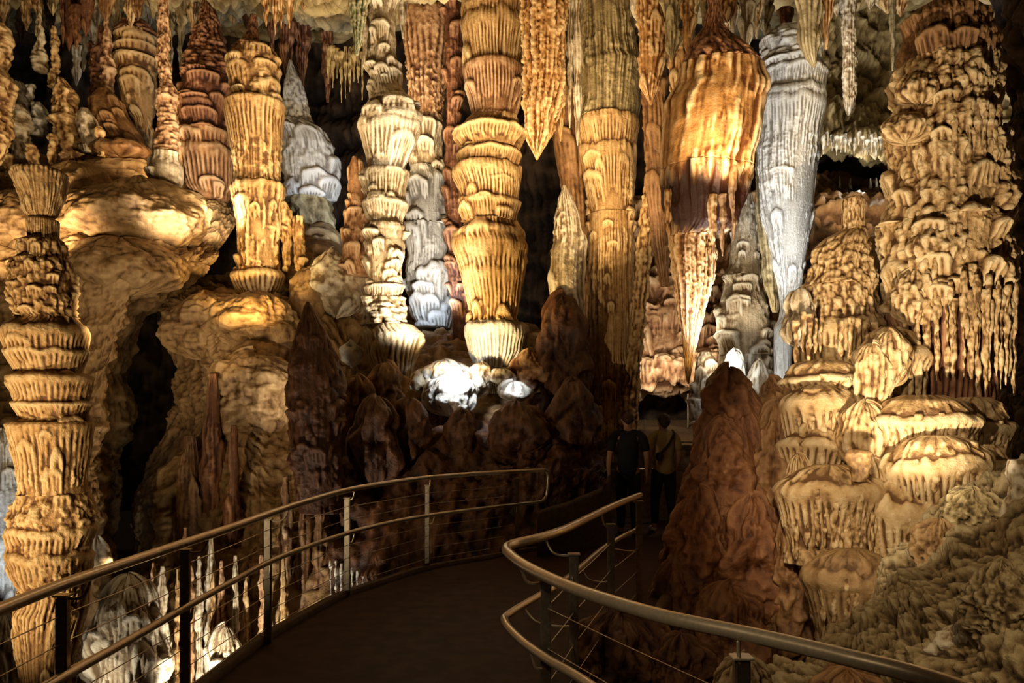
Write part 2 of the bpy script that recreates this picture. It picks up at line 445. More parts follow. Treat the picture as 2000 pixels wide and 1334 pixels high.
# ------------------------------------------------------------------ big golden column over the hill (C)
profC = [(30, 488, 502), (60, 482, 506), (85, 470, 512), (100, 456, 535), (118, 448, 543), (150, 446, 545), (185, 449, 545), (200, 452, 548), (206, 441, 553), (230, 444, 551), (300, 455, 547), (350, 458, 546), (362, 454, 552), (372, 456, 552),
         (400, 459, 551), (470, 460, 549), (520, 462, 547), (528, 457, 546), (538, 456, 552), (545, 456, 553), (565, 460, 549), (582, 470, 540), (600, 480, 530)]
split_column('column', 'thick golden column with dark pointed cap and smooth flat-topped shaft, standing on the rock shelf', 'column', 13.0, profC, [
    ('cap', 30, 98, P_RIP(5, 3), M_RED, 'dark brown pointed cap'),
    ('upper_drum', 98, 203, dict(noise=[(40, 3), (9, 1.3)], knob=[(22, 14, 4, 1.4, .3)], drapes=(3.2, (16, 40), (14, 40), 6, 8)), None),
    ('shaft', 203, 362, dict(noise=[(50, 2.5), (8, .9)], flute=[(6.5, 2.6), (17, 2.4)], lips=[(212, 3, 130, 8)]), None),
    ('shaft', 362, 526, dict(noise=[(50, 3.5), (9, 1.6)], aniso=[(8, 60, 2.5)], flute=[(12, 2.2)], lips=[(372, 4, 60, 12)], drapes=(1.5, (10, 26), (20, 50), 5, 8)), None),
    ('skirt', 526, 600, dict(noise=[(30, 1.5), (8, .8)], flute=[(10, 5)], lips=[(541, 4, 44, 10)]), None, 'bright yellow fringed skirt')], M_GOLD, step=1.6, seed=31)

# reddish conical stalagmite left of it (D)
profD = [(0, 396, 408), (20, 390, 420), (50, 382, 430), (80, 370, 440), (110, 361, 446), (150, 356, 450), (190, 352, 450), (192, 350, 448), (230, 350, 448), (258, 351, 448), (262, 349, 447), (300, 352, 450), (306, 350, 450), (370, 357, 455), (392, 375, 450)]
split_column('stalagmite', 'tall red-brown stalagmite with pointed dark tip, left of the thick golden column', 'stalagmite', 14.2, profD, [
    ('tip', 0, 150, P_RIP(6, 4.5), M_RED, 'dark ridged tip'), ('shaft', 150, 262, P_TIER(7, 7, 6, (16, 46), (12, 34)), M_RED), ('shaft', 262, 392, dict(noise=[(40, 2), (8, 1)], flute=[(9, 4.5)], lips=[(268, 6, 60, 8), (306, 6, 80, 9)], drapes=(3, (14, 34), (20, 60), 7, 8)), M_PINK)], M_PINK, step=1.7)
# thin stalagmite (E)
profE = [(-20, 312, 328), (40, 309, 330), (100, 307, 331), (112, 306, 330), (128, 308, 336), (150, 310, 334), (165, 314, 338), (178, 308, 347), (200, 308, 348), (250, 306, 349), (290, 302, 347), (310, 297, 350), (330, 291, 358), (350, 292, 358), (370, 300, 352), (382, 312, 342)]
split_column('stalagmite', 'slender pinkish stalagmite swelling into a fringed foot, left of the red-brown stalagmite', 'stalagmite', 12.9, profE, [
    ('tip', -20, 165, dict(noise=[(20, 2.5), (7, 1.2)], ripple=[(7, 3)]), M_PINK), ('shaft', 165, 300, dict(noise=[(30, 2), (7, 1.0)], ripple=[(6, 2.4)]), M_PINK), ('foot', 300, 382, P_TIER(5, 6, 7, (10, 24), (14, 36)), M_PALE)], M_PINK, step=1.6)
# flat-domed stalagmite (F)
profF = [(36, 255, 275), (44, 243, 288), (60, 232, 304), (68, 228, 306), (74, 230, 307), (92, 230, 307), (95, 228, 308), (112, 229, 307), (150, 229, 306), (160, 229, 307), (200, 236, 304), (235, 262, 298), (300, 270, 300)]
split_column('stalagmite', 'broad dome-topped brown stalagmite with banded drum, behind the slender pinkish stalagmite', 'stalagmite', 16.0, profF, [
    ('dome', 36, 70, P_RIP(5, 3), M_RED, 'dark domed top'), ('drum', 70, 300, dict(noise=[(40, 2.5), (10, 1.4)], lips=[(76, 3, 20, 12), (97, 3, 20, 12), (118, 4, 14, 9)], drapes=(3, (16, 40), (14, 40), 4, 8)), M_GOLD)], M_GOLD)

# ------------------------------------------------------------------ white-lit column, centre left (G)
profG = [(-20, 716, 776), (30, 714, 776), (100, 714, 774), (110, 712, 776), (140, 716, 778), (170, 724, 786), (195, 722, 800), (208, 712, 820), (222, 708, 822), (245, 705, 818), (290, 708, 808), (325, 712, 797), (334, 716, 793), (338, 708, 796), (400, 712, 792), (436, 714, 790), (444, 710, 796),
         (470, 714, 792), (476, 710, 793), (540, 717, 784), (552, 720, 781), (558, 716, 788), (580, 714, 786), (584, 709, 788), (610, 707, 792), (630, 708, 798), (644, 707, 812), (655, 712, 826), (670, 716, 822), (700, 719, 813), (740, 735, 806), (770, 760, 804), (800, 768, 800)]
split_column('column', 'knobbly pale column lit white on its right side, left of the golden mask-like column', 'column', 12.0, profG, [
    ('upper_shaft', -20, 205, P_TIER(7, 6, 7, (10, 30), (12, 40)), M_PALE),
    ('tier', 205, 336, dict(noise=[(30, 2.5), (7, 1)], flute=[(6.5, 3.5)], lips=[(238, 6, 80, 6.5), (255, 5, 70, 7)], drapes=(2.5, (14, 30), (30, 70), 7, 6)), None),
    ('tier', 336, 440, dict(noise=[(30, 2), (7, 1)], flute=[(6, 3.2)], lips=[(342, 5, 70, 6), (400, 5, 36, 6)], drapes=(4, (10, 26), (16, 44), 6, 6)), None),
    ('tier', 440, 555, P_TIER(7, 5.5, 8, (10, 28), (14, 40)), None), ('tier', 555, 582, dict(noise=[(20, 1.5)], flute=[(6, 3.5)], lips=[(562, 4, 22, 6)]), None),
    ('tier', 582, 636, P_RIP(7, 4), None),
    ('base', 636, 800, dict(noise=[(40, 3), (8, 1)], flute=[(9, 5)], lips=[(662, 5, 130, 9)], drapes=(3, (12, 30), (20, 70), 7, 8)), None)], M_PALE, step=1.6, seed=57)
# companion stalagmite behind it (G2)
solo('stalagmite', 'pink-tinged pointed stalagmite pressed against the left side of the knobbly pale column', 'stalagmite', 12.6,
     [(306, 688, 698), (315, 684, 706), (340, 680, 712), (400, 678, 722), (440, 672, 724), (480, 666, 724), (505, 664, 722), (540, 670, 730)], P_TIER(5, 6, 8, (8, 22), (12, 34)), M_PINK)

# ------------------------------------------------------------------ golden mask-like column (H)
profH = [(-20, 908, 1018), (40, 908, 1018), (130, 912, 1016), (136, 908, 1020), (200, 914, 1018), (228, 918, 1012), (240, 905, 1020), (255, 893, 1024), (275, 889, 1022), (290, 896, 1018), (297, 900, 1014), (318, 893, 1014), (330, 888, 1014), (345, 889, 1014), (370, 897, 1014), (400, 897, 1013), (432, 902, 1012), (440, 896, 1014),
         (455, 890, 1020), (470, 886, 1021), (482, 888, 1026), (500, 893, 1024), (540, 903, 1021), (600, 911, 1018), (622, 915, 1014), (630, 912, 1020), (637, 910, 1029), (650, 912, 1028), (690, 915, 1024), (716, 925, 1010), (735, 930, 1000), (770, 935, 1005)]
split_column('column', 'golden mask-like column of stacked tiers, white fringe at its foot, centre of the cave', 'column', 12.0, profH, [
    ('shaft', -20, 133, dict(noise=[(30, 3), (7, 1)], flute=[(7, 4.5)], lips=[(20, 8, 120, 6.5), (60, 7, 110, 7)], drapes=(2, (14, 30), (50, 110), 9, 6)), M_GOLD),
    ('shaft', 133, 236, dict(noise=[(30, 2), (7, 1)], flute=[(7, 4)], lips=[(142, 5, 100, 8)], drapes=(2, (12, 26), (20, 60), 6, 7)), M_PINK),
    ('tier', 236, 294, dict(noise=[(30, 3), (7, 1.4)], flute=[(6, 2.5)], lips=[(262, 7, 34, 6)], drapes=(4, (16, 40), (14, 30), 7, 6)), None),
    ('tier', 294, 328, dict(noise=[(30, 2)], flute=[(6, 3.5)], lips=[(304, 5, 28, 5.5)]), None),
    ('tier', 328, 436, dict(noise=[(30, 2), (7, 1)], flute=[(7, 4.5)], lips=[(340, 6, 84, 6.5), (400, 4, 38, 6)], drapes=(2, (12, 30), (20, 60), 6, 6)), None),
    ('tier', 436, 630, dict(noise=[(30, 2), (7, 1)], flute=[(9, 5), (22, 3)], lips=[(462, 7, 60, 6), (490, 6, 150, 9), (540, 4, 80, 8)], drapes=(1.6, (14, 30), (40, 90), 7, 7)), None),
    ('foot', 630, 770, dict(noise=[(30, 1.5), (7, .8)], flute=[(8, 5)], lips=[(652, 5, 90, 8)]), M_WHITE, 'white fringed foot')], M_GOLD, step=1.6, seed=83)
# narrow dark reddish column between (H2)
solo('column', 'narrow dark reddish column in shadow, squeezed behind the left edge of the golden mask-like column', 'column', 13.4,
     [(-20, 862, 905), (150, 868, 905), (240, 870, 900), (300, 866, 902), (420, 868, 905), (470, 870, 905), (540, 875, 915), (580, 878, 915), (690, 880, 930)], P_TIER(6, 8, 6, (10, 26), (14, 40)), M_RED)
# pink fluted wall column (K)
split_column('column', 'pinkish fluted column hanging from the roof between the two knobbly centre columns', 'column', 14.6,
     [(-30, 780, 880), (40, 784, 880), (60, 790, 878), (200, 796, 872), (235, 800, 866), (250, 795, 872), (300, 800, 868), (345, 806, 868)], [
     ('shaft', -30, 240, dict(noise=[(50, 3), (7, 2)], flute=[(13, 4.5), (5, 1.5)], lips=[(48, 5, 150, 14)]), M_PINK), ('foot', 240, 345, P_TIER(7, 8, 6, (14, 34), (16, 40)), M_PALE)], M_PINK)
# blue-white column (I)
split_column('column', 'blue-white draped column recessed between the pale column and the golden mask-like column', 'column', 14.4,
     [(325, 800, 850), (345, 794, 866), (400, 790, 872), (450, 792, 876), (500, 792, 876), (540, 788, 880), (580, 794, 880), (620, 800, 880), (640, 810, 880)], [
     ('upper_shaft', 325, 440, P_TIER(8, 6, 7, (14, 36), (24, 60)), M_WHITE), ('base', 440, 640, P_TIER(8, 7, 6, (16, 40), (24, 70)), M_WHITE)], M_WHITE, seed=140)
# blue stalagmite (J)
split_column('stalagmite', 'bluish layered stalagmite with pointed top in the dark gap beside the thick golden column', 'stalagmite', 16.5,
     [(118, 564, 570), (135, 560, 576), (160, 554, 588), (200, 550, 598), (235, 548, 606), (245, 540, 612), (262, 545, 640), (290, 545, 656), (340, 550, 662), (395, 560, 655), (400, 556, 658), (440, 570, 660), (480, 580, 668)], [
     ('top', 118, 240, P_RIP(8, 4), M_WHITE), ('drum', 240, 392, P_TIER(7, 6, 6, (14, 40), (24, 60)), M_WHITE), ('base', 392, 480, P_SMOOTH, M_OLIVE)], M_WHITE)

# ------------------------------------------------------------------ tall fluted column (L) and neighbours
profL = [(-30, 1128, 1236), (30, 1132, 1238), (125, 1132, 1246), (134, 1130, 1256), (230, 1132, 1248), (238, 1128, 1246), (290, 1134, 1242), (310, 1136, 1240), (400, 1146, 1240), (560, 1150, 1238), (700, 1152, 1236), (830, 1156, 1234), (900, 1150, 1240)]
split_column('column', 'towering ochre column with fine vertical flutes, rising behind the two visitors', 'column', 12.0, profL, [
    ('upper_shaft', -30, 236, dict(noise=[(60, 3), (8, .8)], flute=[(6.5, 4), (19, 4)], drapes=(.8, (14, 30), (60, 120), 4, 6)), M_OLIVE),
    ('middle_shaft', 236, 420, dict(noise=[(60, 3), (8, .8)], flute=[(6.5, 3.4), (18, 3)], lips=[(248, 3.5, 80, 6), (308, 3.5, 90, 6.5)], drapes=(2.2, (12, 40), (24, 70), 5, 6)), None),
    ('lower_shaft', 420, 900, dict(noise=[(60, 3), (8, .8)], flute=[(7, 3.4), (21, 4)], drapes=(3, (8, 24), (12, 36), 3.5, 6)), None)], M_GOLD, step=1.6, seed=171)
solo('column', 'dark brown fluted column half hidden on the left of the towering ochre column', 'column', 12.7,
     [(180, 1078, 1140), (260, 1082, 1145), (420, 1100, 1150), (560, 1108, 1160), (700, 1112, 1165), (800, 1118, 1170), (880, 1118, 1170)], P_FLUTE(8, 4, 1.5), M_MUD)
solo('column', 'slim leaning yellow column with ladder-like ridges along the right edge of the towering ochre column', 'column', 11.6,
     [(320, 1266, 1280), (380, 1256, 1278), (467, 1245, 1272), (600, 1234, 1264), (730, 1222, 1250), (760, 1214, 1250), (820, 1206, 1246), (880, 1200, 1246)], dict(noise=[(30, 1.5), (6, 1)], flute=[(12, 3)], knob=[(10, 12, 3, 1.3, .2)]), M_GOLD)
solo('stalagmite', 'pale fluted pointed stalagmite in front of the black gap, right of the golden mask-like column', 'stalagmite', 11.7,
     [(362, 1100, 1106), (372, 1097, 1112), (385, 1091, 1118), (405, 1088, 1126), (430, 1083, 1136), (470, 1080, 1145), (490, 1074, 1144), (540, 1072, 1142), (600, 1076, 1142), (640, 1090, 1138), (680, 1098, 1140)], dict(noise=[(40, 2), (7, 1)], flute=[(7, 3), (20, 2)], drapes=(1.2, (8, 20), (60, 120), 3, 6)), M_PALE)

# hanging banner-like drapery (M)
solo('stalactite', 'broad honey-coloured drapery stalactite hanging to a point over the black gap', 'stalactite', 10.8,
     [(-60, 1018, 1112), (60, 1020, 1108), (150, 1022, 1104), (200, 1022, 1098), (255, 1025, 1084), (285, 1034, 1066), (302, 1043, 1056), (312, 1047, 1051)], dict(noise=[(40, 3), (6, 1.6)], flute=[(20, 5)], aniso=[(10, 90, 3)], knob=[(7, 8, .7, 1, 0)]), M_AMBER, depth=.45)
for (x0, x1, yt, lab) in [(1084, 1106, 276, 'narrow honey drapery strip hanging against the right side of the broad honey-coloured drapery'), (1106, 1120, 250, 'thin grey stalactite, first of the grey pair left of the towering ochre column'), (1118, 1138, 284, 'longest grey stalactite hanging just left of the towering ochre column')]:
    w = (x1 - x0)
    solo('stalactite', lab, 'stalactite', 11.0, [(-60, x0, x1), (yt * .6, x0 + w * .06, x1 - w * .06), (yt * .88, x0 + w * .2, x1 - w * .2), (yt, x0 + w * .45, x1 - w * .45)], dict(noise=[(30, 1.5)], flute=[(7, 2.5)]), M_AMBER if x0 == 1084 else M_PALE)

# ------------------------------------------------------------------ giant hanging stalactite (O)
profO = [(-70, 1360, 1430), (10, 1384, 1408), (50, 1374, 1414), (75, 1356, 1436), (100, 1342, 1460), (125, 1336, 1482), (170, 1322, 1490), (200, 1304, 1490), (250, 1296, 1486), (320, 1290, 1466), (400, 1298, 1452), (440, 1304, 1442), (456, 1306, 1420), (466, 1305, 1398), (500, 1307, 1398), (560, 1316, 1392), (610, 1322, 1378), (650, 1330, 1366), (700, 1336, 1356), (740, 1340, 1348), (750, 1343, 1346)]
M_BANDED = rock('banded_amber_drapery', (.12, .038, .009), (.50, .25, .080), (.80, .57, .31), .42, .35)
def add_band(m, z0, z1, dark):  # mixes a darker brown into the base colour between two heights
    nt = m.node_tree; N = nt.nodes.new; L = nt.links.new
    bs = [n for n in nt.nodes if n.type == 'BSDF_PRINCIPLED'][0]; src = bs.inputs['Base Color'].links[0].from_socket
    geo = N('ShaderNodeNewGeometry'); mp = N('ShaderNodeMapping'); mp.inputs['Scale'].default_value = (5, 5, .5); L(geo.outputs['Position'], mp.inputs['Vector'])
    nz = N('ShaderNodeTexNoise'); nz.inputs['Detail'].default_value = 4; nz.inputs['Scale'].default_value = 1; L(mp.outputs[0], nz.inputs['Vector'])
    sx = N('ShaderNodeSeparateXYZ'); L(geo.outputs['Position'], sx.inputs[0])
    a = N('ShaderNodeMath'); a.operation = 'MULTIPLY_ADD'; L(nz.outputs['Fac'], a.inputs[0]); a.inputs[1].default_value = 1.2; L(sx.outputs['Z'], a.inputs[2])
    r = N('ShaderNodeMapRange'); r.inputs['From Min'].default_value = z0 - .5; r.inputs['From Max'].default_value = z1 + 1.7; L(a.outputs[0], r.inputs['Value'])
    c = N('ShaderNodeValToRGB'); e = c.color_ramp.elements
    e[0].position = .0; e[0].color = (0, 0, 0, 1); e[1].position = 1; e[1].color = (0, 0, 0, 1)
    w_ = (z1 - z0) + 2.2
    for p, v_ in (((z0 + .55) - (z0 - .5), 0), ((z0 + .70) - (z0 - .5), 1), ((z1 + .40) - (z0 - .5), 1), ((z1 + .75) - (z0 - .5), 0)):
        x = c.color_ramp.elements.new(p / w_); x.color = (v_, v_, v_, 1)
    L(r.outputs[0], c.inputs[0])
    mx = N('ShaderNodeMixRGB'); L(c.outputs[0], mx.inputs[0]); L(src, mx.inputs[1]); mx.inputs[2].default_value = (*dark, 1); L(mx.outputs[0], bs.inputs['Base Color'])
add_band(M_BANDED, 3.92, 4.75, (.045, .012, .004))
OSP = dict(noise=[(60, 5), (12, .8)], aniso=[(16, 130, 3.6), (7, 60, 1.6)], flute=[(30, 3)], drapes=(.7, (6, 16), (80, 200), 6, 9))
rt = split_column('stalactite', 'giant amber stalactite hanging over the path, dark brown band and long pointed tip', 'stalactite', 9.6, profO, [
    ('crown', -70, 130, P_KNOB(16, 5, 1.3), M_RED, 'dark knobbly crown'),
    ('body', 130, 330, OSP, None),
    ('dark_band', 330, 462, OSP, None, 'dark brown band'),
    ('tip', 462, 750, dict(noise=[(50, 4), (6, 1.6)], flute=[(24, 5)], aniso=[(14, 120, 4)], knob=[(7, 7, .6, 1, 0)]), None)], M_BANDED, seed=201, depth=.8)
for (x0, x1, ya, yb) in [(1404, 1418, 440, 500), (1424, 1440, 380, 470), (1385, 1400, 440, 555), (1300, 1312, 430, 470)]:
    w = x1 - x0
    column('side_spike', 9.25, [(ya - 60, x0 - 2, x1 + 2), (ya, x0, x1), ((ya + yb) / 2, x0 + w * .12, x1 - w * .12), (yb, x0 + w * .42, x1 - w * .42)], dict(noise=[(20, 2)], flute=[(8, 2)]), M_MUD if x0 > 1400 else M_AMBER, parent=rt)
solo('drapery', 'dark brown fluted drapery in shadow behind the left side of the giant amber stalactite', 'stalactite', 10.9, [(120, 1250, 1300), (260, 1256, 1304), (380, 1264, 1304), (470, 1272, 1304), (560, 1290, 1308)], P_FLUTE(8, 4, 1), M_MUD, depth=.5)
# roof drapery left of the giant (small honey flags)
for i, (x0, x1, y1, y2, Y, m, lab) in enumerate([
    (1246, 1300, -40, 205, 10.4, M_AMBER, 'ragged honey-coloured drapery hanging left of the giant amber stalactite'),
    (1296, 1330, -40, 118, 10.0, M_OLIVE, 'olive roof drapery hanging above the left shoulder of the giant amber stalactite'),
    (1330, 1356, -40, 106, 10.2, M_AMBER, 'short honey drapery hanging just above the crown of the giant amber stalactite'),
    (1400, 1442, -40, 44, 10.2, M_AMBER, 'square-ended brown drapery above the right side of the giant amber stalactite'),
    (1444, 1476, -40, 98, 11.2, M_PALE, 'pale ragged drapery in the dark recess right of the giant amber stalactite'),
    (1482, 1508, -40, 70, 11.6, M_OLIVE, 'olive drapery hanging in the dark recess above the white fluted column'),
    (1524, 1546, 15, 74, 11.8, M_RED, 'small brown drapery deep in the recess above the white fluted column'),
    (1306, 1344, 60, 196, 10.6, M_AMBER, 'twisted honey drapery behind the left shoulder of the giant amber stalactite')]):
    w = x1 - x0
    solo('drapery', lab, 'stalactite', Y, [(y1, x0 - 3, x1 + 3), (y1 + (y2 - y1) * .6, x0, x1), (y1 + (y2 - y1) * .85, x0 + w * .1, x1 - w * .2), (y2, x0 + w * .42, x1 - w * .5)], dict(noise=[(25, 3), (7, 1)], flute=[(12, 4.5)], drapes=(3, (8, 18), (30, 70), 6, 8)), m, depth=.6)

# ------------------------------------------------------------------ white fluted column (P)
profP = [(60, 1500, 1570), (80, 1490, 1596), (100, 1488, 1606), (140, 1490, 1608), (170, 1486, 1606), (200, 1482, 1604), (300, 1478, 1598), (400, 1488, 1590), (467, 1499, 1582), (520, 1510, 1572), (560, 1520, 1566), (600, 1524, 1556), (625, 1520, 1548), (640, 1512, 1546), (770, 1512, 1546), (820, 1510, 1548)]
split_column('column', 'silvery white fluted column tapering downward, right of the giant amber stalactite', 'column', 11.0, profP, [
    ('crown', 60, 140, dict(noise=[(40, 3)], ripple=[(9, 5)], drapes=(3, (20, 50), (12, 30), 5, 6)), None),
    ('shaft', 140, 625, dict(noise=[(60, 3), (7, .8)], flute=[(6, 4), (17, 3.5)], lips=[(150, 4, 40, 5), (196, 4, 60, 6), (214, 4, 70, 6)], drapes=(1, (10, 40), (14, 50), 4, 5)), None),
    ('lower_shaft', 625, 820, dict(noise=[(40, 2)], flute=[(6, 4)]), None)], M_WHITE, step=1.5, seed=233)
solo('drapery', 'dark grey fluted drapery along the left edge of the white fluted column', 'stalactite', 11.5,
     [(250, 1478, 1500), (360, 1474, 1506), (450, 1480, 1516), (560, 1496, 1522), (610, 1508, 1520)], P_FLUTE(8, 4, 1), M_OLIVE)
# hanging green-brown stalactite pair (R) and long pale one (Q)
solo('stalactite', 'thick olive-brown stalactite hanging in front of the white column crown', 'stalactite', 9.8, [(-50, 1552, 1606), (40, 1556, 1604), (90, 1562, 1600), (112, 1572, 1596), (130, 1586, 1594)], dict(noise=[(30, 3)], flute=[(14, 6)], drapes=(2, (8, 20), (40, 80), 5, 10)), M_OLIVE)
solo('stalactite', 'slim amber stalactite hanging beside the thick olive-brown stalactite', 'stalactite', 9.9, [(-50, 1598, 1630), (30, 1602, 1626), (70, 1606, 1620), (96, 1610, 1616)], dict(noise=[(30, 2)], flute=[(9, 3)]), M_AMBER)
solo('stalactite', 'long pale rod-like stalactite hanging alone against the right-hand wall', 'stalactite', 10.5, [(-40, 1640, 1676), (20, 1642, 1672), (100, 1646, 1672), (180, 1645, 1674), (205, 1648, 1670), (218, 1652, 1664), (225, 1655, 1660)], dict(noise=[(20, 1.5), (6, 1)], flute=[(7, 2.4)]), M_PALE)
solo('stalactite', 'thin dark stalactite hanging left of the big knobbly right column', 'stalactite', 12, [(-30, 1734, 1752), (60, 1738, 1748), (120, 1740, 1747), (138, 1742, 1745)], dict(noise=[(20, 1.5)], flute=[(6, 1.5)]), M_OLIVE)

# pale column S behind the path
profS = [(380, 1450, 1468), (430, 1434, 1478), (470, 1428, 1482), (520, 1424, 1486), (535, 1412, 1490), (545, 1408, 1490), (552, 1416, 1486), (600, 1402, 1504), (660, 1400, 1506), (690, 1402, 1506), (700, 1400, 1508), (760, 1404, 1508), (830, 1404, 1506)]
split_column('stalagmite', 'pale scale-covered stalagmite lit from below, between the giant amber stalactite and the white column', 'stalagmite', 12.6, profS, [
    ('upper_shaft', 380, 540, P_TIER(6, 5, 8, (12, 30), (10, 26)), None), ('lower_shaft', 540, 695, P_TIER(7, 5.5, 8, (14, 36), (12, 34)), None), ('base', 695, 830, P_TIER(7, 7, 5, (16, 36), (20, 50)), None)], M_PALE, seed=260)
solo('stalagmite', 'pale rounded stalagmite with fringed skirt beside the spotlit stone', 'stalagmite', 12.2, [(688, 1368, 1388), (700, 1360, 1398), (740, 1355, 1402), (760, 1348, 1406), (800, 1346, 1408), (830, 1348, 1408)], P_TIER(5, 5, 8, (12, 30), (10, 30)), M_PALE)
o = blob('boulder', 1437, 740, 11.6, 25, 58, dict(noise=[(30, 2)], flute=[(12, 2)]), M_WHITE); tag(o, 'rounded stone glowing white in the spotlight behind the brown mound', 'rock')
o = blob('boulder', 1480, 745, 11.3, 20, 42, dict(noise=[(30, 2)], flute=[(12, 2)]), M_PALE); tag(o, 'cream rounded stone just right of the glowing white stone', 'rock')
# ------------------------------------------------------------------ big knobbly right column (U)
profU = [(14, 1800, 1885), (22, 1785, 1902), (45, 1766, 1925), (100, 1758, 1936), (130, 1758, 1938), (160, 1752, 1940), (165, 1745, 1940), (195, 1748, 1942), (205, 1756, 1944), (215, 1744, 1944), (245, 1736, 1946), (270, 1734, 1946), (330, 1742, 1956), (360, 1742, 1960), (395, 1738, 1964), (440, 1730, 1966), (500, 1728, 1964), (560, 1732, 1958), (600, 1730, 1960), (640, 1732, 1958), (700, 1738, 1950), (800, 1740, 1945), (900, 1745, 1945)]
KN = lambda a, A: dict(noise=[(80, 6), (14, 1.0)], knob=[(a * 1.6, a * 1.4, A * .8, 1.7, .4), (a * .75, a * .7, A * .75, 2.2, .5), (a * .36, a * .33, A * .22, 1.4, .3)], drapes=(1.8, (18, 46), (30, 70), A * 1.3, 12), inset=14)
KU = KN(24, 11)
U = split_column('column', 'massive knobbly tan column on the right with a curtain of dripping straws', 'column', 8.2, profU, [
    ('crown', 14, 130, KU, M_MUD, 'dark knobbly crown'), ('upper_shaft', 130, 300, KU, None), ('middle_shaft', 300, 440, KU, None), ('lower_shaft', 440, 610, KU, None),
    ('curtain_wall', 610, 900, dict(noise=[(60, 5)], flute=[(15, 7)], inset=16), M_RED)], M_TAN, step=1.6, seed=301)
rs = random.Random(5)
def straws(parent, xs, ytop, ybot, Y, cx, rad, k=1.0, w=(7, 13), mat=None, name='drip_straw'):
    for x in xs:
        a = max(-.95, min(.95, (x - cx) / rad)); yy = Y - rad * (Y / F) * k * math.sqrt(1 - a * a)
        t = ytop + rs.uniform(-12, 14); b = ybot + rs.uniform(-30, 8); ww = rs.uniform(*w)
        xt = x + rs.uniform(-3, 3); L = b - t
        px = (xt - CX) * 1.0
        sc = Y / yy                        # same place in space although nearer the camera
        q = lambda X: CX + (X - CX) * sc
        r = lambda V: HY + (V - HY) * sc
        pr = [(t - 14, x - ww * .5, x + ww * .5), (t, x - ww * .75, x + ww * .75), (t + L * .12, x - ww * .55, x + ww * .55), (t + L * .45, xt - ww * .42, xt + ww * .42), (t + L * .7, xt - ww * .48, xt + ww * .48), (t + L * .92, xt - ww * .3, xt + ww * .3), (b, xt - ww * .1, xt + ww * .1)]
        pr = [(r(v), q(l), q(rr)) for v, l, rr in pr]
        column(name, yy, pr, dict(noise=[(14, .9), (30, 1.5)]), mat or M_TAN, parent=parent, step=2.2)
straws(U, [1742 + 12.2 * i for i in range(18)], 605, 768, 8.2, 1845, 114, w=(8, 14))
straws(U, [1752 + 21 * i for i in range(9)], 575, 690, 8.2, 1845, 120, w=(8, 14))
straws(U, [1756, 1770, 1782, 1797, 1812], 210, 235, 8.2, 1840, 104, w=(8, 12))
straws(U, [1762, 1776, 1790, 1806, 1880, 1895, 1912], 290, 350, 8.2, 1845, 106, w=(8, 12))
straws(U, [1830, 1846, 1858, 1872, 1888], 260, 340, 8.2, 1845, 104, w=(9, 13))
straws(U, [1738, 1750, 1762, 1775], 530, 630, 8.2, 1845, 116, w=(8, 13))
blb = [(1845, 472, 68, 46), (1880, 430, 50, 46), (1905, 520, 44, 56), (1790, 580, 44, 50), (1770, 250, 42, 26), (1885, 235, 40, 36), (1800, 175, 44, 26)]
for (x, y, rx, ry) in blb:
    blob('knob', x, y, 7.85, rx, ry, dict(noise=[(30, 2)], knob=[(15, 13, 7, 1.8, .4), (8, 7, 2.5, 1.3, .3)]), M_TAN, parent=U, depth=.6)

# ------------------------------------------------------------------ stalagmite T with cylinder on top
profT = [(386, 1652, 1684), (390, 1646, 1689), (430, 1645, 1688), (446, 1646, 1690), (452, 1640, 1692), (468, 1612, 1698), (490, 1592, 1700), (520, 1580, 1700), (560, 1570, 1706), (600, 1568, 1712), (650, 1560, 1716), (700, 1556, 1716), (740, 1560, 1720), (800, 1560, 1720)]
T = split_column('stalagmite', 'knobbly tan stalagmite with small upright cylinder on its head, left of the massive right column', 'stalagmite', 8.6, profT, [
    ('head_stump', 386, 450, dict(noise=[(25, 2.5), (7, 1)], ripple=[(9, 3)]), None, 'small upright cylinder'), ('upper_body', 450, 560, dict(noise=[(60, 5), (12, 1.2)], knob=[(24, 13, 7, 1.6, .4), (10, 9, 2.5, 1.3, .3)]), None),
    ('lower_body', 560, 800, dict(noise=[(60, 5), (12, 1)], knob=[(16, 14, 6, 2.2, .45), (8, 8, 2.2, 1.5, .3)], lips=[(650, 7, 100, 12)]), None)], M_TAN, step=1.6, seed=331)
d = blob('shoulder_dome', 1562, 618, 8.25, 40, 52, P_SMOOTH, M_PALE, parent=T, depth=.8); d['label'] = 'smooth pale dome'
straws(T, [1540, 1552, 1565, 1577, 1590], 640, 715, 8.2, 1565, 44, w=(8, 13))
straws(T, [1610, 1625, 1640, 1655, 1672, 1690], 650, 718, 8.4, 1640, 80, w=(8, 13))

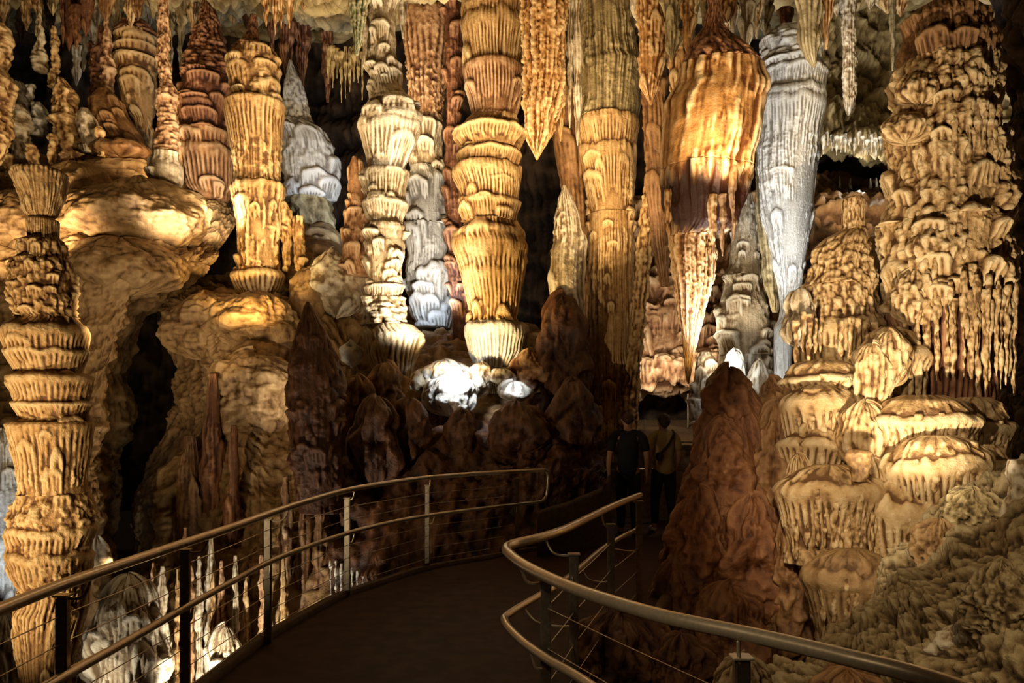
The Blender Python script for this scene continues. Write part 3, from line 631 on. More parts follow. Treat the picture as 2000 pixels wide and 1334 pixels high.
# ------------------------------------------------------------------ dripping terraces (V)
base = W(1720, 1260, 7.4)
V = empty('dripstone_terrace', base, 'cascade of tan dripstone terraces with hanging straws, right side below the knobbly stalagmite', 'flowstone')
def terrace(cx, top, rx, domeh, drip, Y, nst, ybot, mat=None, mat_straw=None, depth=.7, sp=13):
    prof = [(top, cx - rx * .35, cx + rx * .35), (top + domeh * .2, cx - rx * .72, cx + rx * .72), (top + domeh * .6, cx - rx * .94, cx + rx * .94), (top + domeh, cx - rx, cx + rx), (top + domeh + drip * .3, cx - rx * .96, cx + rx * .96), (top + domeh + drip, cx - rx * .86, cx + rx * .86), (top + domeh + drip + 30, cx - rx * .8, cx + rx * .8)]
    column('terrace', Y, prof, dict(noise=[(50, 6), (16, 1.8)], knob=[(30, 22, 6, 2.6, .5)], lips=[(top + domeh * 1.0, 9, drip * 1.15, sp)], inset=7), mat or M_TAN, parent=V, depth=depth, step=1.8)
    xs = [cx - rx * .9 + 1.8 * rx * (i + rs.uniform(.2, .8)) / nst for i in range(nst)]
    straws(V, xs, top + domeh * 1.15, ybot, Y, cx, rx * .98, k=depth, w=(9, 17), mat=mat_straw)
terrace(1612, 704, 84, 40, 40, 8.0, 8, 795)
terrace(1740, 640, 62, 60, 70, 7.9, 6, 800, depth=.8)
terrace(1600, 752, 72, 46, 110, 7.7, 9, 905)
terrace(1720, 790, 60, 40, 70, 7.6, 6, 890)
terrace(1800, 772, 104, 52, 60, 7.3, 9, 880)
terrace(1900, 776, 74, 60, 60, 7.6, 7, 890)
terrace(1590, 830, 64, 40, 60, 7.6, 7, 905)
terrace(1828, 850, 98, 60, 100, 6.9, 11, 980)
terrace(1935, 868, 34, 40, 60, 7.2, 3, 960)
terrace(1622, 908, 98, 52, 110, 7.0, 12, 1085)
terrace(1760, 930, 76, 70, 130, 6.9, 9, 1120)
terrace(1662, 1072, 84, 60, 110, 6.6, 9, 1250, mat=M_HILL, mat_straw=M_TAN)
st = column('stump', 6.75, [(878, 1660, 1690), (884, 1652, 1703), (895, 1652, 1702), (915, 1658, 1696), (940, 1660, 1692)], dict(noise=[(20, 2)]), M_HILL, parent=V)
st['label'] = 'dark-topped broken stump'
rsx = [(1704, 735, 7.45, 34, 60), (1735, 700, 7.5, 40, 50), (1690, 850, 7.3, 50, 60), (1560, 850, 7.75, 30, 90), (1700, 980, 7.1, 60, 80), (1560, 1010, 7.2, 36, 120)]
for (x, y, Y, rx, ry) in rsx:
    blob('flow_lobe', x, y, Y, rx, ry, dict(noise=[(40, 4)], flute=[(13, 4)], knob=[(18, 16, 5, 2, .4)]), M_TAN, parent=V, depth=.7)

# ------------------------------------------------------------------ brown mound beside the path (W)
mw = empty('flowstone_mound', W(1430, 1240, 7.9), 'smooth reddish brown flowstone mound rising beside the path, right of the visitors', 'flowstone')
MSP = dict(noise=[(64, 8), (27, 4), (9, .7)], knob=[(60, 70, 3, 1.4, .2)], aniso=[(26, 90, 3)])
column('mound_body', 8.0, [(722, 1412, 1430), (730, 1402, 1444), (760, 1388, 1470), (790, 1376, 1490), (830, 1362, 1512), (880, 1346, 1528), (950, 1326, 1552), (1020, 1306, 1572), (1100, 1288, 1588), (1180, 1276, 1600), (1260, 1262, 1612), (1330, 1250, 1624)], MSP, M_RUST, parent=mw, depth=.75, seed=401)
for (x, y, Y, rx, ry, m) in [(1515, 940, 7.75, 66, 150, M_MUD), (1410, 950, 7.7, 62, 130, M_RUST), (1366, 1080, 7.45, 66, 120, M_RUST), (1470, 1110, 7.4, 66, 140, M_RUST), (1546, 1150, 7.2, 52, 140, M_MUD), (1556, 860, 7.95, 50, 120, M_MUD), (1425, 775, 7.9, 42, 56, M_RUST), (1310, 1190, 7.2, 44, 90, M_RUST), (1430, 1240, 7.0, 80, 90, M_RUST), (1500, 800, 8.1, 36, 60, M_MUD)]:
    blob('mound_lobe', x, y, Y, rx, ry, MSP, m, parent=mw, depth=.7, lump=.5, taper=.25)

# ------------------------------------------------------------------ right foreground slope (X)
M_SLOPE = rock('olive_tan_slope', (.075, .045, .018), (.30, .21, .10), (.56, .45, .26), .5, .6)
slope = sheet('rock_slope', [
    [(1760, 1060, 7.2), (1800, 1000, 7.1), (1850, 960, 7.0), (1920, 930, 7.0), (2000, 900, 7.0), (2200, 840, 7.0)],
    [(1700, 1140, 6.6), (1760, 1090, 6.3), (1820, 1040, 6.1), (1900, 1000, 6.0), (1990, 970, 5.9), (2200, 900, 5.8)],
    [(1620, 1240, 6.2), (1700, 1190, 5.9), (1780, 1150, 5.6), (1860, 1120, 5.3), (1960, 1050, 5.0), (2200, 980, 4.8)],
    [(1540, 1300, 5.8), (1640, 1270, 5.5), (1740, 1230, 5.2), (1830, 1200, 4.9), (1940, 1150, 4.5), (2200, 1080, 4.2)],
    [(1480, 1360, 5.5), (1600, 1340, 5.2), (1720, 1310, 4.8), (1830, 1290, 4.4), (1950, 1250, 4.0), (2200, 1200, 3.7)],
    [(1440, 1500, 5.2), (1560, 1480, 5.0), (1700, 1460, 4.5), (1830, 1440, 4.1), (1960, 1400, 3.7), (2200, 1400, 3.3)]],
    dict(noise=[(120, 15), (50, 10), (18, 3.2), (6, 1.5)], knob=[(44, 30, 4, 1.2, .2), (13, 9, 2, 1, 0)]), M_SLOPE, seed=421)
tag(slope, 'rough olive-brown rock slope in the lower right corner beyond the handrail', 'rock')
for (x, y, Y, rx, ry, lab, m) in [
    (1835, 1090, 5.9, 56, 70, 'tan boulder split by a dark crack at the foot of the dripping terraces', M_HILL), (1900, 1000, 6.0, 70, 42, 'knobbly olive boulder on top of the right-hand slope', M_OLIVE),
    (1960, 1190, 4.2, 60, 90, 'large rough boulder at the right edge of the frame on the slope', M_SLOPE), (1870, 1270, 4.5, 42, 50, 'pale greyish rock low on the right-hand slope above the handrail', M_PALE)]:
    tag(blob('boulder', x, y, Y, rx, ry, dict(noise=[(60, 7), (16, 4.5), (6, 2)], knob=[(26, 20, 3, 1.3, .2)]), m, depth=.8), lab, 'rock')
solo('stalagmite', 'pale smooth stub of a stalagmite cut by the right edge of the frame', 'stalagmite', 5.6, [(898, 1976, 2024), (904, 1972, 2034), (950, 1968, 2036), (1000, 1964, 2040), (1034, 1962, 2044), (1070, 1966, 2040)], dict(noise=[(40, 4), (9, 1)]), M_PALE)
# dark rocks beyond the right handrail, bottom
for (x, y, Y, rx, ry, lab, m) in [
    (1215, 1280, 5.2, 95, 80, 'dark rust-brown rock behind the near handrail posts', M_RUST), (1330, 1300, 4.9, 60, 60, 'dark rust-brown rock right of the one behind the near handrail posts', M_RUST),
    (1455, 1330, 4.2, 60, 45, 'small craggy tan rock at the bottom edge under the near handrail', M_TAN), (1655, 1340, 4.6, 70, 36, 'shadowed brown rock at the bottom edge right of the craggy tan rock', M_MUD)]:
    tag(blob('boulder', x, y, Y, rx, ry, dict(noise=[(60, 6), (18, 3)], knob=[(24, 22, 7, 1.6, .3)]), m, depth=.8), lab, 'rock')
# ------------------------------------------------------------------ hill on the left (flowstone slope) and rock bank under the golden column
def structure(o, label=None):
    o['kind'] = 'structure'
    if label: o['label'] = label
    return o
hill = sheet('flowstone_slope', [
    [(-260, 300, 17), (0, 290, 16.5), (130, 290, 16.5), (260, 290, 16.5), (390, 350, 16.5), (500, 380, 17)],
    [(-260, 345, 14.6), (0, 340, 14.3), (130, 345, 14.2), (250, 335, 14.3), (390, 382, 14.3), (480, 410, 15)],
    [(-260, 430, 13.4), (0, 410, 13.2), (130, 400, 13.2), (260, 385, 13.3), (370, 425, 13.5), (455, 450, 14)],
    [(-260, 520, 12.3), (0, 490, 12.2), (130, 470, 12.1), (250, 455, 12.2), (350, 470, 12.5), (420, 500, 13.2)],
    [(-260, 570, 11.8), (0, 555, 11.6), (130, 535, 11.5), (230, 520, 11.5), (320, 520, 11.8), (400, 535, 13)],
    [(-260, 720, 11.8), (0, 700, 11.6), (130, 690, 11.5), (205, 670, 11.5), (245, 640, 12.0), (285, 640, 15)],  # right end curls back: a recess standing in partly for the column's shadow
    [(-260, 880, 11.2), (0, 860, 11.1), (120, 860, 11.0), (175, 850, 11.0), (200, 840, 11.8), (232, 840, 15)],
    [(-260, 1060, 10.5), (0, 1050, 10.4), (110, 1040, 10.4), (160, 1020, 10.5), (192, 1000, 11.2), (225, 1000, 14.5)],
    [(-260, 1390, 9.5), (0, 1390, 9.5), (110, 1390, 9.5), (160, 1370, 9.7), (200, 1340, 10.4), (230, 1300, 13)]],
    dict(noise=[(160, 12), (60, 4), (16, 1.6)], ripple=[(8, 3.2), (20, 3.6), (5, 1.2)], aniso=[(90, 26, 4)]), M_HILL, seed=501)
tag(hill, 'tan rippled flowstone slope filling the left side behind the tiered foreground column', 'flowstone')
for (x, y, Y, rx, ry, spc, lab) in [
    (262, 424, 12.5, 145, 66, dict(noise=[(70, 6), (16, 1.5)], ripple=[(8, 4), (19, 3.4), (5, 1.2)], drapes=(.9, (14, 36), (16, 40), 5, 8)), 'swollen flowstone lobe with scalloped skin below the slender pinkish stalagmite'),
    (236, 520, 11.9, 118, 48, dict(noise=[(70, 6), (16, 1.5)], ripple=[(8, 3.6), (20, 3.4), (5, 1.2)]), 'lower scalloped flowstone lobe right of the tiered foreground column'),
    (40, 440, 12.6, 90, 60, dict(noise=[(70, 6), (16, 1.5)], ripple=[(8, 3.6), (20, 3.4), (5, 1.2)]), 'flowstone lobe behind the goblet top of the tiered foreground column'),
    (150, 365, 13.2, 62, 44, dict(noise=[(50, 5), (10, 1.5)], knob=[(18, 14, 4, 1.5, .3)], drapes=(2, (10, 24), (16, 40), 5, 8)), 'rounded flowstone knob right of the goblet top on the slope')]:
    tag(blob('flowstone_lobe', x, y, Y, rx, ry, spc, M_HILL, depth=.7), lab, 'flowstone')

bank = sheet('rock_bank', [
    [(250, 560, 16.2), (330, 555, 16), (400, 550, 16), (480, 540, 16), (560, 535, 16), (640, 545, 16)],
    [(300, 590, 14.6), (345, 572, 13.6), (400, 568, 13.1), (480, 580, 12.9), (550, 575, 13.0), (620, 610, 14.0)],
    [(325, 632, 13.8), (356, 630, 12.6), (400, 640, 12.0), (480, 632, 11.9), (560, 640, 12.0), (610, 660, 13.0)],
    [(350, 700, 13.8), (380, 690, 12.6), (410, 695, 12.0), (470, 660, 12.3), (550, 680, 12.3), (600, 710, 13.0)],
    [(352, 770, 13.6), (378, 760, 12.4), (425, 730, 11.8), (480, 695, 11.6), (550, 705, 11.7), (600, 740, 12.2)],
    [(330, 850, 13.0), (376, 850, 12.2), (440, 815, 11.3), (500, 820, 11.2), (560, 835, 11.2), (620, 850, 11.4)],
    [(262, 960, 13.2), (300, 950, 12.0), (400, 900, 11.1), (470, 890, 10.8), (540, 920, 10.7), (640, 920, 10.7)],
    [(250, 1080, 12.6), (310, 1060, 11.5), (390, 1040, 10.6), (470, 1040, 10.2), (550, 1040, 10.1), (660, 1020, 10.0)],
    [(240, 1200, 11.8), (310, 1190, 10.7), (390, 1190, 9.9), (470, 1195, 9.6), (560, 1190, 9.5), (680, 1160, 9.3)],
    [(230, 1420, 10.6), (310, 1440, 9.6), (390, 1450, 9.1), (470, 1460, 8.9), (560, 1470, 8.8), (680, 1470, 8.8)]],
    dict(noise=[(120, 9), (45, 3), (14, 1.4)], ripple=[(8, 2.6), (19, 3)], flute=[(26, 2.5)]), M_HILL, seed=531)
tag(bank, 'brown rock bank with rippled shelves that carries the thick golden column', 'flowstone')
for (x, y, Y, rx, ry, spc, m, lab) in [
    (497, 772, 11.35, 90, 78, dict(noise=[(60, 6), (16, 2)], ripple=[(7, 3), (16, 3), (4.5, 1)], aniso=[(60, 16, 3)]), M_HILL, 'pale rippled flowstone bulge left of the dark pointed stalagmite'),
    (490, 625, 12.3, 100, 44, dict(noise=[(60, 5), (16, 2)], ripple=[(7, 3.2), (16, 3), (4.5, 1)]), M_HILL, 'warm rippled shelf directly under the thick golden column'),
    (400, 640, 12.3, 66, 58, dict(noise=[(60, 5), (16, 2)], ripple=[(7, 3.2), (16, 3), (4.5, 1)]), M_HILL, 'rippled shelf end hanging over the dark shadow cleft, left below the golden column')]:
    tag(blob('flowstone_shelf', x, y, Y, rx, ry, spc, m, depth=.6), lab, 'flowstone')
# long draperies falling from the bank toward the pit
dr = random.Random(9)
for i, (x0, x1, ya, yb, Y, m, lab) in enumerate([
    (395, 440, 760, 1120, 10.9, M_RUST, 'long red-brown drapery running down the bank below the pale rippled bulge'),
    (440, 475, 860, 1230, 10.3, M_RUST, 'twisted red-brown drapery seen above and through the left handrail'),
    (340, 400, 880, 1110, 10.9, M_MUD, 'broad ochre drapery with rounded end behind the left handrail'),
    (540, 575, 960, 1240, 9.7, M_PINK, 'tan drapery behind the fourth post of the left railing'),
    (578, 606, 940, 1215, 9.6, M_MUD, 'tan drapery right of the fourth post of the left railing'),
    (610, 640, 960, 1190, 9.6, M_MUD, 'dark drapery near the end of the visible pit behind the left railing'),
    (350, 375, 1060, 1340, 9.5, M_PINK, 'pale brown drapery behind the third post of the left railing'),
    (400, 425, 1080, 1340, 9.5, M_PALE, 'cream drapery glimpsed between the third and fourth posts of the left railing')]):
    w = x1 - x0
    solo('drapery', lab, 'flowstone', Y, [(ya - 30, x0 + w * .35, x1 - w * .35), (ya + 40, x0 + w * .15, x1 - w * .15), ((ya + yb) / 2, x0, x1), (yb - 30, x0, x1), (yb + 60, x0 + w * .1, x1 - w * .1)], dict(noise=[(40, 4), (9, 1)], flute=[(12, 4)], drapes=(2, (6, 14), (50, 120), 5, 8)), m)
# white flowstone deep in the pit, lit from below
for (x, y, Y, rx, ry, lab) in [(250, 1250, 8.2, 76, 120, 'white fluted flowstone mound in the pit between the foreground column and the handrail'), (5, 1010, 8.4, 62, 160, 'white-lit flowstone bulge behind the left edge of the tiered foreground column'),
                               (188, 1085, 8.9, 24, 34, 'small bluish white stone peeping out right of the tiered foreground column'), (10, 1330, 7.6, 80, 120, 'cream flowstone low in the left corner under the handrail'), (440, 1320, 8.9, 34, 90, 'white flowstone patch low in the pit behind the lower left handrail')]:
    tag(blob('flowstone_bulge', x, y, Y, rx, ry, dict(noise=[(50, 5), (12, 1.5)], flute=[(12, 5)], drapes=(4, (10, 26), (30, 90), 9, 9)), M_PALE if x > 100 else M_WHITE, depth=.8, lump=.7, taper=.3), lab, 'flowstone')
for i in range(12):
    x = 300 + i * 23 + dr.uniform(-6, 6)
    ya = 1110 + dr.uniform(-20, 30); w = dr.uniform(12, 20)
    solo('drapery', 'thin pale drapery column in a row low in the pit behind the left railing', 'flowstone', 9.2 + dr.uniform(-.1, .1), [(ya - 10, x - w * .2, x + w * .2), (ya + 30, x - w * .4, x + w * .4), (ya + 130, x - w * .5, x + w * .5), (1400, x - w * .4, x + w * .4), (1480, x - w * .4, x + w * .4)], dict(noise=[(20, 2)], flute=[(7, 2.5)]), [M_PINK, M_PALE, M_GOLD][i % 3], group='row of thin drapery columns in the pit')
for i in range(9):
    x = 646 + i * 10.5
    ya = 1098 + i * 4.5 + dr.uniform(-8, 8)
    solo('drip_straw', 'short bright white straw in the row behind the fifth post of the left railing', 'stalactite', 9.0, [(ya, x - 3.4, x + 3.4), (ya + 20, x - 2.6, x + 2.6), (ya + 45, x - 2.8, x + 2.8), (ya + 90, x - 1.5, x + 1.5)], dict(noise=[(14, 1.2)]), M_WHITE, group='white straws at the pit lip')

# ------------------------------------------------------------------ dark stalagmite and shadowed mounds near the path
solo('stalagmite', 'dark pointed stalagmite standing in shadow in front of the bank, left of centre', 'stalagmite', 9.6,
     [(590, 598, 604), (600, 593, 611), (640, 584, 634), (680, 575, 650), (720, 565, 660), (770, 561, 670), (830, 564, 673), (900, 570, 672), (950, 580, 672), (1000, 580, 676)], dict(noise=[(50, 4), (9, 1.2)], flute=[(16, 2.5)], knob=[(22, 26, 5, 1.6, .3)], drapes=(1.5, (12, 30), (20, 50), 6, 8)), M_SHADED, seed=561)
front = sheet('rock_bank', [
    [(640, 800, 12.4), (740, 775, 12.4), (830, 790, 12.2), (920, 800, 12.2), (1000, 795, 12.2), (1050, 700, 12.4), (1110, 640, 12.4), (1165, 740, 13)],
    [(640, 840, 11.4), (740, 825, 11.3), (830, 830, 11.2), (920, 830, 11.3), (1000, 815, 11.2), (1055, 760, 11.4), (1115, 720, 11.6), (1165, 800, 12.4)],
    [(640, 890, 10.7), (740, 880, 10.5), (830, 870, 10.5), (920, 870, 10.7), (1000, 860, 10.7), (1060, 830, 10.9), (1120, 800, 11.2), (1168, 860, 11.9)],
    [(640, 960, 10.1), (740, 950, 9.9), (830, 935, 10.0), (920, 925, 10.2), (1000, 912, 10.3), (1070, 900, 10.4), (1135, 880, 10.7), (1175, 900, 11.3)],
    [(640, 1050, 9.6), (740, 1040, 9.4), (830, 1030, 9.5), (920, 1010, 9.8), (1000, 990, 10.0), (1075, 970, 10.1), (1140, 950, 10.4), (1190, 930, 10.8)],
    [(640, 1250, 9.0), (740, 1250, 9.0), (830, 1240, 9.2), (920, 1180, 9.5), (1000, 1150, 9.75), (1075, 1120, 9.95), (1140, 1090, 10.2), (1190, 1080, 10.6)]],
    dict(noise=[(120, 14), (45, 7), (18, 2), (7, .8)], knob=[(70, 60, 4, 1.3, .2)], aniso=[(28, 80, 3)]), M_SHADED, seed=571)
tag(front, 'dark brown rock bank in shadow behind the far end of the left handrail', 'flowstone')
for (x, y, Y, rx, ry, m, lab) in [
    (735, 860, 10.0, 50, 80, M_SHADED, 'shadowed dome-shaped rock right of the dark pointed stalagmite'), (800, 850, 10.3, 34, 64, M_SHADED, 'smaller shadowed dome-shaped rock behind the first dome, to its right'),
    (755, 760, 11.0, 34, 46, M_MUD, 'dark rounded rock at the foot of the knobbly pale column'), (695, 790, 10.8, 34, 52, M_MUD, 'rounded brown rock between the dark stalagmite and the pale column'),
    (905, 840, 10.6, 28, 40, M_SHADED, 'dark square stump of rock below the white-lit stones'), (1010, 840, 10.6, 60, 50, M_SHADED, 'shadowed brown rock right of the dark square stump'),
    (1100, 690, 11.4, 52, 110, M_SHADED, 'dark rust-brown hump against the foot of the towering fluted column'), (1120, 830, 10.8, 46, 90, M_SHADED, 'dark rust-brown rock left of the visitors')]:
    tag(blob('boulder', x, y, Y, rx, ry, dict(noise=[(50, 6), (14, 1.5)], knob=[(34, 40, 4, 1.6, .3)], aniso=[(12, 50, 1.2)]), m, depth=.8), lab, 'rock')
# brightly lit stones in the middle
for (x, y, Y, rx, ry, m, lab) in [
    (882, 772, 11.1, 52, 36, M_WHITE, 'brilliant white spotlit boulder below the golden mask-like column'), (868, 728, 11.4, 46, 20, M_WHITE, 'white slab leaning behind the brilliant white boulder'),
    (1002, 764, 11.0, 28, 16, M_WHITE, 'small brilliant white stone right of the big spotlit boulder'), (836, 745, 11.4, 28, 22, M_PALE, 'cream stone at the left end of the spotlit boulders'),
    (920, 748, 11.4, 30, 24, M_PALE, 'greyish white stone between the slab and the golden column foot'), (1035, 722, 11.4, 38, 40, M_PINK, 'brown boulder at the right foot of the golden mask-like column'),
    (980, 735, 11.3, 26, 16, M_PALE, 'small rounded stone under the white fringed foot'), (940, 730, 11.35, 16, 20, M_PALE, 'small grey stone left under the white fringed foot')]:
    tag(blob('boulder', x, y, Y, rx, ry, dict(noise=[(40, 4), (12, 1.6)], knob=[(26, 22, 4, 1.2, .1)]), m, depth=.8), lab, 'rock')
# saddle floor behind the centre columns
saddle = sheet('flowstone_floor', [
    [(560, 440, 17), (640, 450, 17), (720, 560, 17), (800, 600, 16.5), (900, 620, 16.5), (1040, 640, 16.5), (1120, 660, 16.5)],
    [(560, 480, 15), (640, 480, 15), (720, 600, 15), (800, 640, 14.8), (900, 640, 14.8), (1040, 660, 14.8), (1120, 680, 15)],
    [(560, 530, 13.8), (640, 540, 13.6), (710, 630, 13.4), (800, 680, 13.2), (900, 690, 13.2), (1040, 700, 13.2), (1120, 720, 13.4)],
    [(570, 600, 12.9), (650, 640, 12.6), (710, 700, 12.4), (800, 730, 12.3), (900, 740, 12.2), (1040, 750, 12.2), (1120, 760, 12.4)],
    [(580, 720, 12.2), (650, 740, 11.9), (710, 770, 11.7), (800, 790, 11.6), (900, 800, 11.5), (1040, 800, 11.6), (1120, 800, 11.8)],
    [(600, 860, 11.6), (650, 870, 11.4), (710, 880, 11.2), (800, 890, 11.1), (900, 890, 11.0), (1040, 890, 11.2), (1120, 890, 11.5)]],
    dict(noise=[(100, 10), (40, 4), (12, 1.4)], ripple=[(9, 1.6)], aniso=[(70, 20, 3)]), M_HILL, seed=601)
tag(saddle, 'saddle of tan flowstone floor between the golden columns and the dark front bank', 'flowstone')
for (x, y, Y, rx, ry, m, lab) in [(655, 556, 12.9, 58, 60, M_PALE, 'yellowish white flowstone boulder left of the knobbly pale column'), (700, 560, 13.0, 22, 46, M_PALE, 'pale flank of flowstone tucked against the knobbly pale column'), (600, 590, 12.7, 34, 60, M_HILL, 'lumpy flowstone ridge running down right of the golden column foot'), (684, 690, 11.9, 14, 22, M_WHITE, 'small whitish stalagmite knob on the saddle left of the pale column')]:
    tag(blob('flowstone_bulge', x, y, Y, rx, ry, dict(noise=[(50, 5), (12, 1.5)], ripple=[(8, 2)], drapes=(1.5, (8, 20), (20, 50), 5, 7)), m, depth=.8), lab, 'flowstone')
for (pr, lab) in [([(395, 548, 562), (410, 546, 572), (450, 546, 572), (456, 548, 570), (505, 550, 568), (530, 552, 566)], 'short yellow pillar clinging to the right side of the thick golden column'),
                  ([(424, 572, 592), (430, 570, 597), (470, 572, 597), (505, 574, 597), (530, 580, 600)], 'short yellow pillar with rough white edge, second to the right of the golden column')]:
    solo('stalagmite', lab, 'stalagmite', 13.1, pr, P_TIER(4, 6, 6, (8, 18), (12, 40)), M_GOLD)

# ------------------------------------------------------------------ upper left crowd of stalagmites
SP = dict(noise=[(20, 2.5), (7, 1)], ripple=[(6, 2.2)])
for (pr, Y, m, lab) in [
    ([(26, 73, 79), (40, 70, 82), (70, 68, 85), (102, 66, 87), (104, 64, 92), (128, 64, 94), (140, 70, 92)], 15.0, M_PALE, 'spire-tipped pale stalagmite high on the far left'),
    ([(52, 101, 109), (75, 98, 112), (82, 96, 114), (100, 98, 117), (140, 98, 117), (170, 95, 118)], 15.0, M_GOLD, 'narrow stalagmite just right of the spire-tipped pale one, far left'),
    ([(152, 110, 122), (160, 108, 130), (185, 106, 150), (205, 104, 152), (228, 104, 154), (236, 92, 156), (250, 108, 156), (275, 110, 164), (300, 116, 162), (315, 124, 158), (330, 130, 152)], 14.6, M_GOLD, 'stacked cream and tan stalagmite with two blunt horns above the goblet top'),
    ([(28, 205, 211), (50, 203, 215), (80, 201, 218), (90, 198, 222), (120, 197, 223), (170, 196, 224), (200, 194, 226)], 15.4, M_PINK, 'thin spire stalagmite with whitish band, left of the broad dome-topped one'),
    ([(50, 194, 200), (58, 190, 204), (90, 186, 205), (110, 180, 205), (170, 178, 206), (200, 176, 210)], 15.7, M_RED, 'dark stalagmite behind the thin spire, left of the broad dome-topped one'),
    ([(80, 172, 182), (90, 172, 186), (120, 176, 190), (190, 178, 196)], 15.9, M_RED, 'small dark horn of rock left of the thin spire stalagmite'),
    ([(175, 192, 216), (195, 178, 232), (225, 176, 250), (260, 186, 274), (282, 200, 286), (300, 205, 284), (315, 215, 275)], 14.9, M_MUD, 'dark sloping mound carrying the thin spire stalagmite'),
    ([(50, -40, 10), (60, -40, 17), (85, -40, 22), (120, -42, 18), (134, -44, 10), (140, -44, 14), (160, -40, 28), (190, -40, 26), (215, -40, 16), (260, -36, 22), (295, -30, 10), (320, -24, 0)], 12.5, M_GOLD, 'orange draped column cut by the left edge of the frame, upper corner'),
    ([(262, 96, 108), (268, 94, 110), (300, 95, 110), (306, 94, 112), (330, 96, 108)], 13.6, M_GOLD, 'finger-like stalagmite, tallest of three stubs above the goblet top'),
    ([(298, 116, 130), (304, 114, 132), (318, 116, 131), (334, 119, 130)], 13.4, M_PINK, 'short beaded stub, rightmost of three above the goblet top'),
    ([(283, 54, 70), (290, 52, 75), (310, 53, 73), (330, 55, 70)], 13.5, M_GOLD, 'blunt stub stalagmite, leftmost of three above the goblet top'),
    ([(300, 8, 20), (306, 6, 26), (330, 8, 24), (345, 10, 22)], 13.3, M_GOLD, 'short stub stalagmite near the left edge beside the goblet top'),
    ([(212, 158, 172), (225, 150, 184), (250, 152, 192), (275, 158, 196), (300, 164, 200)], 14.4, M_PALE, 'pale ribbed stalagmite right of the two-horned one'),
    ([(248, 186, 200), (256, 184, 204), (280, 188, 202), (305, 190, 204)], 14.2, M_GOLD, 'small two-segment stub right of the pale ribbed stalagmite'),
    ([(205, 22, 44), (222, 18, 54), (250, 18, 58), (280, 20, 56), (310, 26, 50)], 14.2, M_PALE, 'grey-brown draped stalagmite near the left edge above the stubs'),
    ([(160, 30, 46), (175, 28, 52), (210, 24, 54), (235, 28, 54)], 15.2, M_WHITE, 'bluish white stone in the dark recess at the far left'),
    ([(165, 54, 66), (172, 52, 70), (190, 54, 68), (200, 56, 66)], 14.9, M_WHITE, 'small bright white nub in the dark recess at the far left'),
    ([(200, 62, 80), (215, 60, 92), (240, 62, 92), (265, 64, 90)], 14.7, M_WHITE, 'grey-blue stalagmite cluster piece in the dark recess left of the two-horned one')]:
    spc = SP if (pr[0][2] - pr[0][1]) < 9 or pr[-1][2] - pr[-1][1] < 30 else P_TIER(4, 6, 6, (8, 20), (10, 30))
    solo('stalagmite', lab, 'stalagmite', Y, pr, spc, m)
tag(blob('flowstone_shelf', 235, 292, 14.4, 48, 14, P_RIP(7, 2), M_MUD, depth=.8), 'dark flat lip of rock below the sloping mound in the upper left', 'flowstone')

# ------------------------------------------------------------------ roof stalactites: (left, right, top, tip, Y, material, label)
roof = [(340, 372, -30, 60, 15.2, M_OLIVE), (120, 150, -30, 100, 15.5, M_RUST), (150, 185, -30, 70, 15.4, M_RUST), (118, 128, -30, 92, 15.3, M_RUST), (138, 160, 10, 95, 15.2, M_RUST), (192, 222, -30, 42, 14.6, M_MUD), (172, 200, 0, 118, 17, M_PALE), (215, 245, -30, 90, 17.2, M_GOLD),
        (258, 282, -30, 40, 14.8, M_MUD), (245, 270, -30, 60, 17, M_OLIVE), (284, 300, -30, 55, 16.4, M_PALE), (300, 314, -30, 50, 16.6, M_PALE), (328, 342, -30, 80, 16.4, M_OLIVE), (330, 340, 0, 160, 16.8, M_PALE), (345, 360, 0, 150, 17.0, M_OLIVE), (358, 385, -20, 40, 16.5, M_PALE),
        (140, 158, 90, 170, 17.5, M_PALE), (155, 172, 70, 140, 17.6, M_OLIVE), (60, 78, -30, 22, 15, M_MUD), (30, 52, -30, 90, 17, M_DARK), (85, 110, -30, 70, 17.2, M_DARK), (4, 20, -30, 70, 17, M_DARK)]
rl = ['olive ragged stalactite above the red-brown stalagmite', 'rust-brown hanging stalactite, leftmost of the brown roof cluster upper left', 'lumpy rust-brown stalactite, widest of the brown roof cluster upper left', 'thin rust-brown spike beside the leftmost of the brown roof cluster', 'rust-brown spike under the lumpy roof cluster upper left',
      'dark knob hanging directly above the thin spire stalagmite', 'backlit cream drapery left of the thin spire stalagmite', 'backlit yellow drapery between the thin spire and the dome-topped stalagmite', 'dark pointed stalactite touching the dome-topped stalagmite', 'olive drapery above the left side of the dome-topped stalagmite',
      'pale straw drapery right above the dome-topped stalagmite', 'pale straw drapery touching the slender pinkish stalagmite', 'olive drapery right of the slender pinkish stalagmite', 'long cream strip in the gap left of the red-brown stalagmite', 'olive strip behind the left edge of the red-brown stalagmite', 'pale drapery above the left shoulder of the red-brown stalagmite',
      'backlit cream drapery low behind the brown roof cluster', 'olive drapery low behind the brown roof cluster', 'small orange-brown knob hanging at the top left edge', 'dark drapery in the recess at the top left', 'dark broad drapery behind the narrow stalagmite at far left', 'dark drapery at the very top left corner']
for (x0, x1, a, b, Y, m), lab in zip(roof, rl):
    w = x1 - x0
    solo('stalactite', lab, 'stalactite', Y, [(a, x0 - 2, x1 + 2), (a + (b - a) * .5, x0 + w * .04, x1 - w * .08), (a + (b - a) * .8, x0 + w * .2, x1 - w * .22), (b, x0 + w * .46, x1 - w * .46)], dict(noise=[(20, 2.5), (7, 1)], flute=[(8, 3)], drapes=(4, (6, 14), (20, 50), 4, 6)), m, depth=.7)
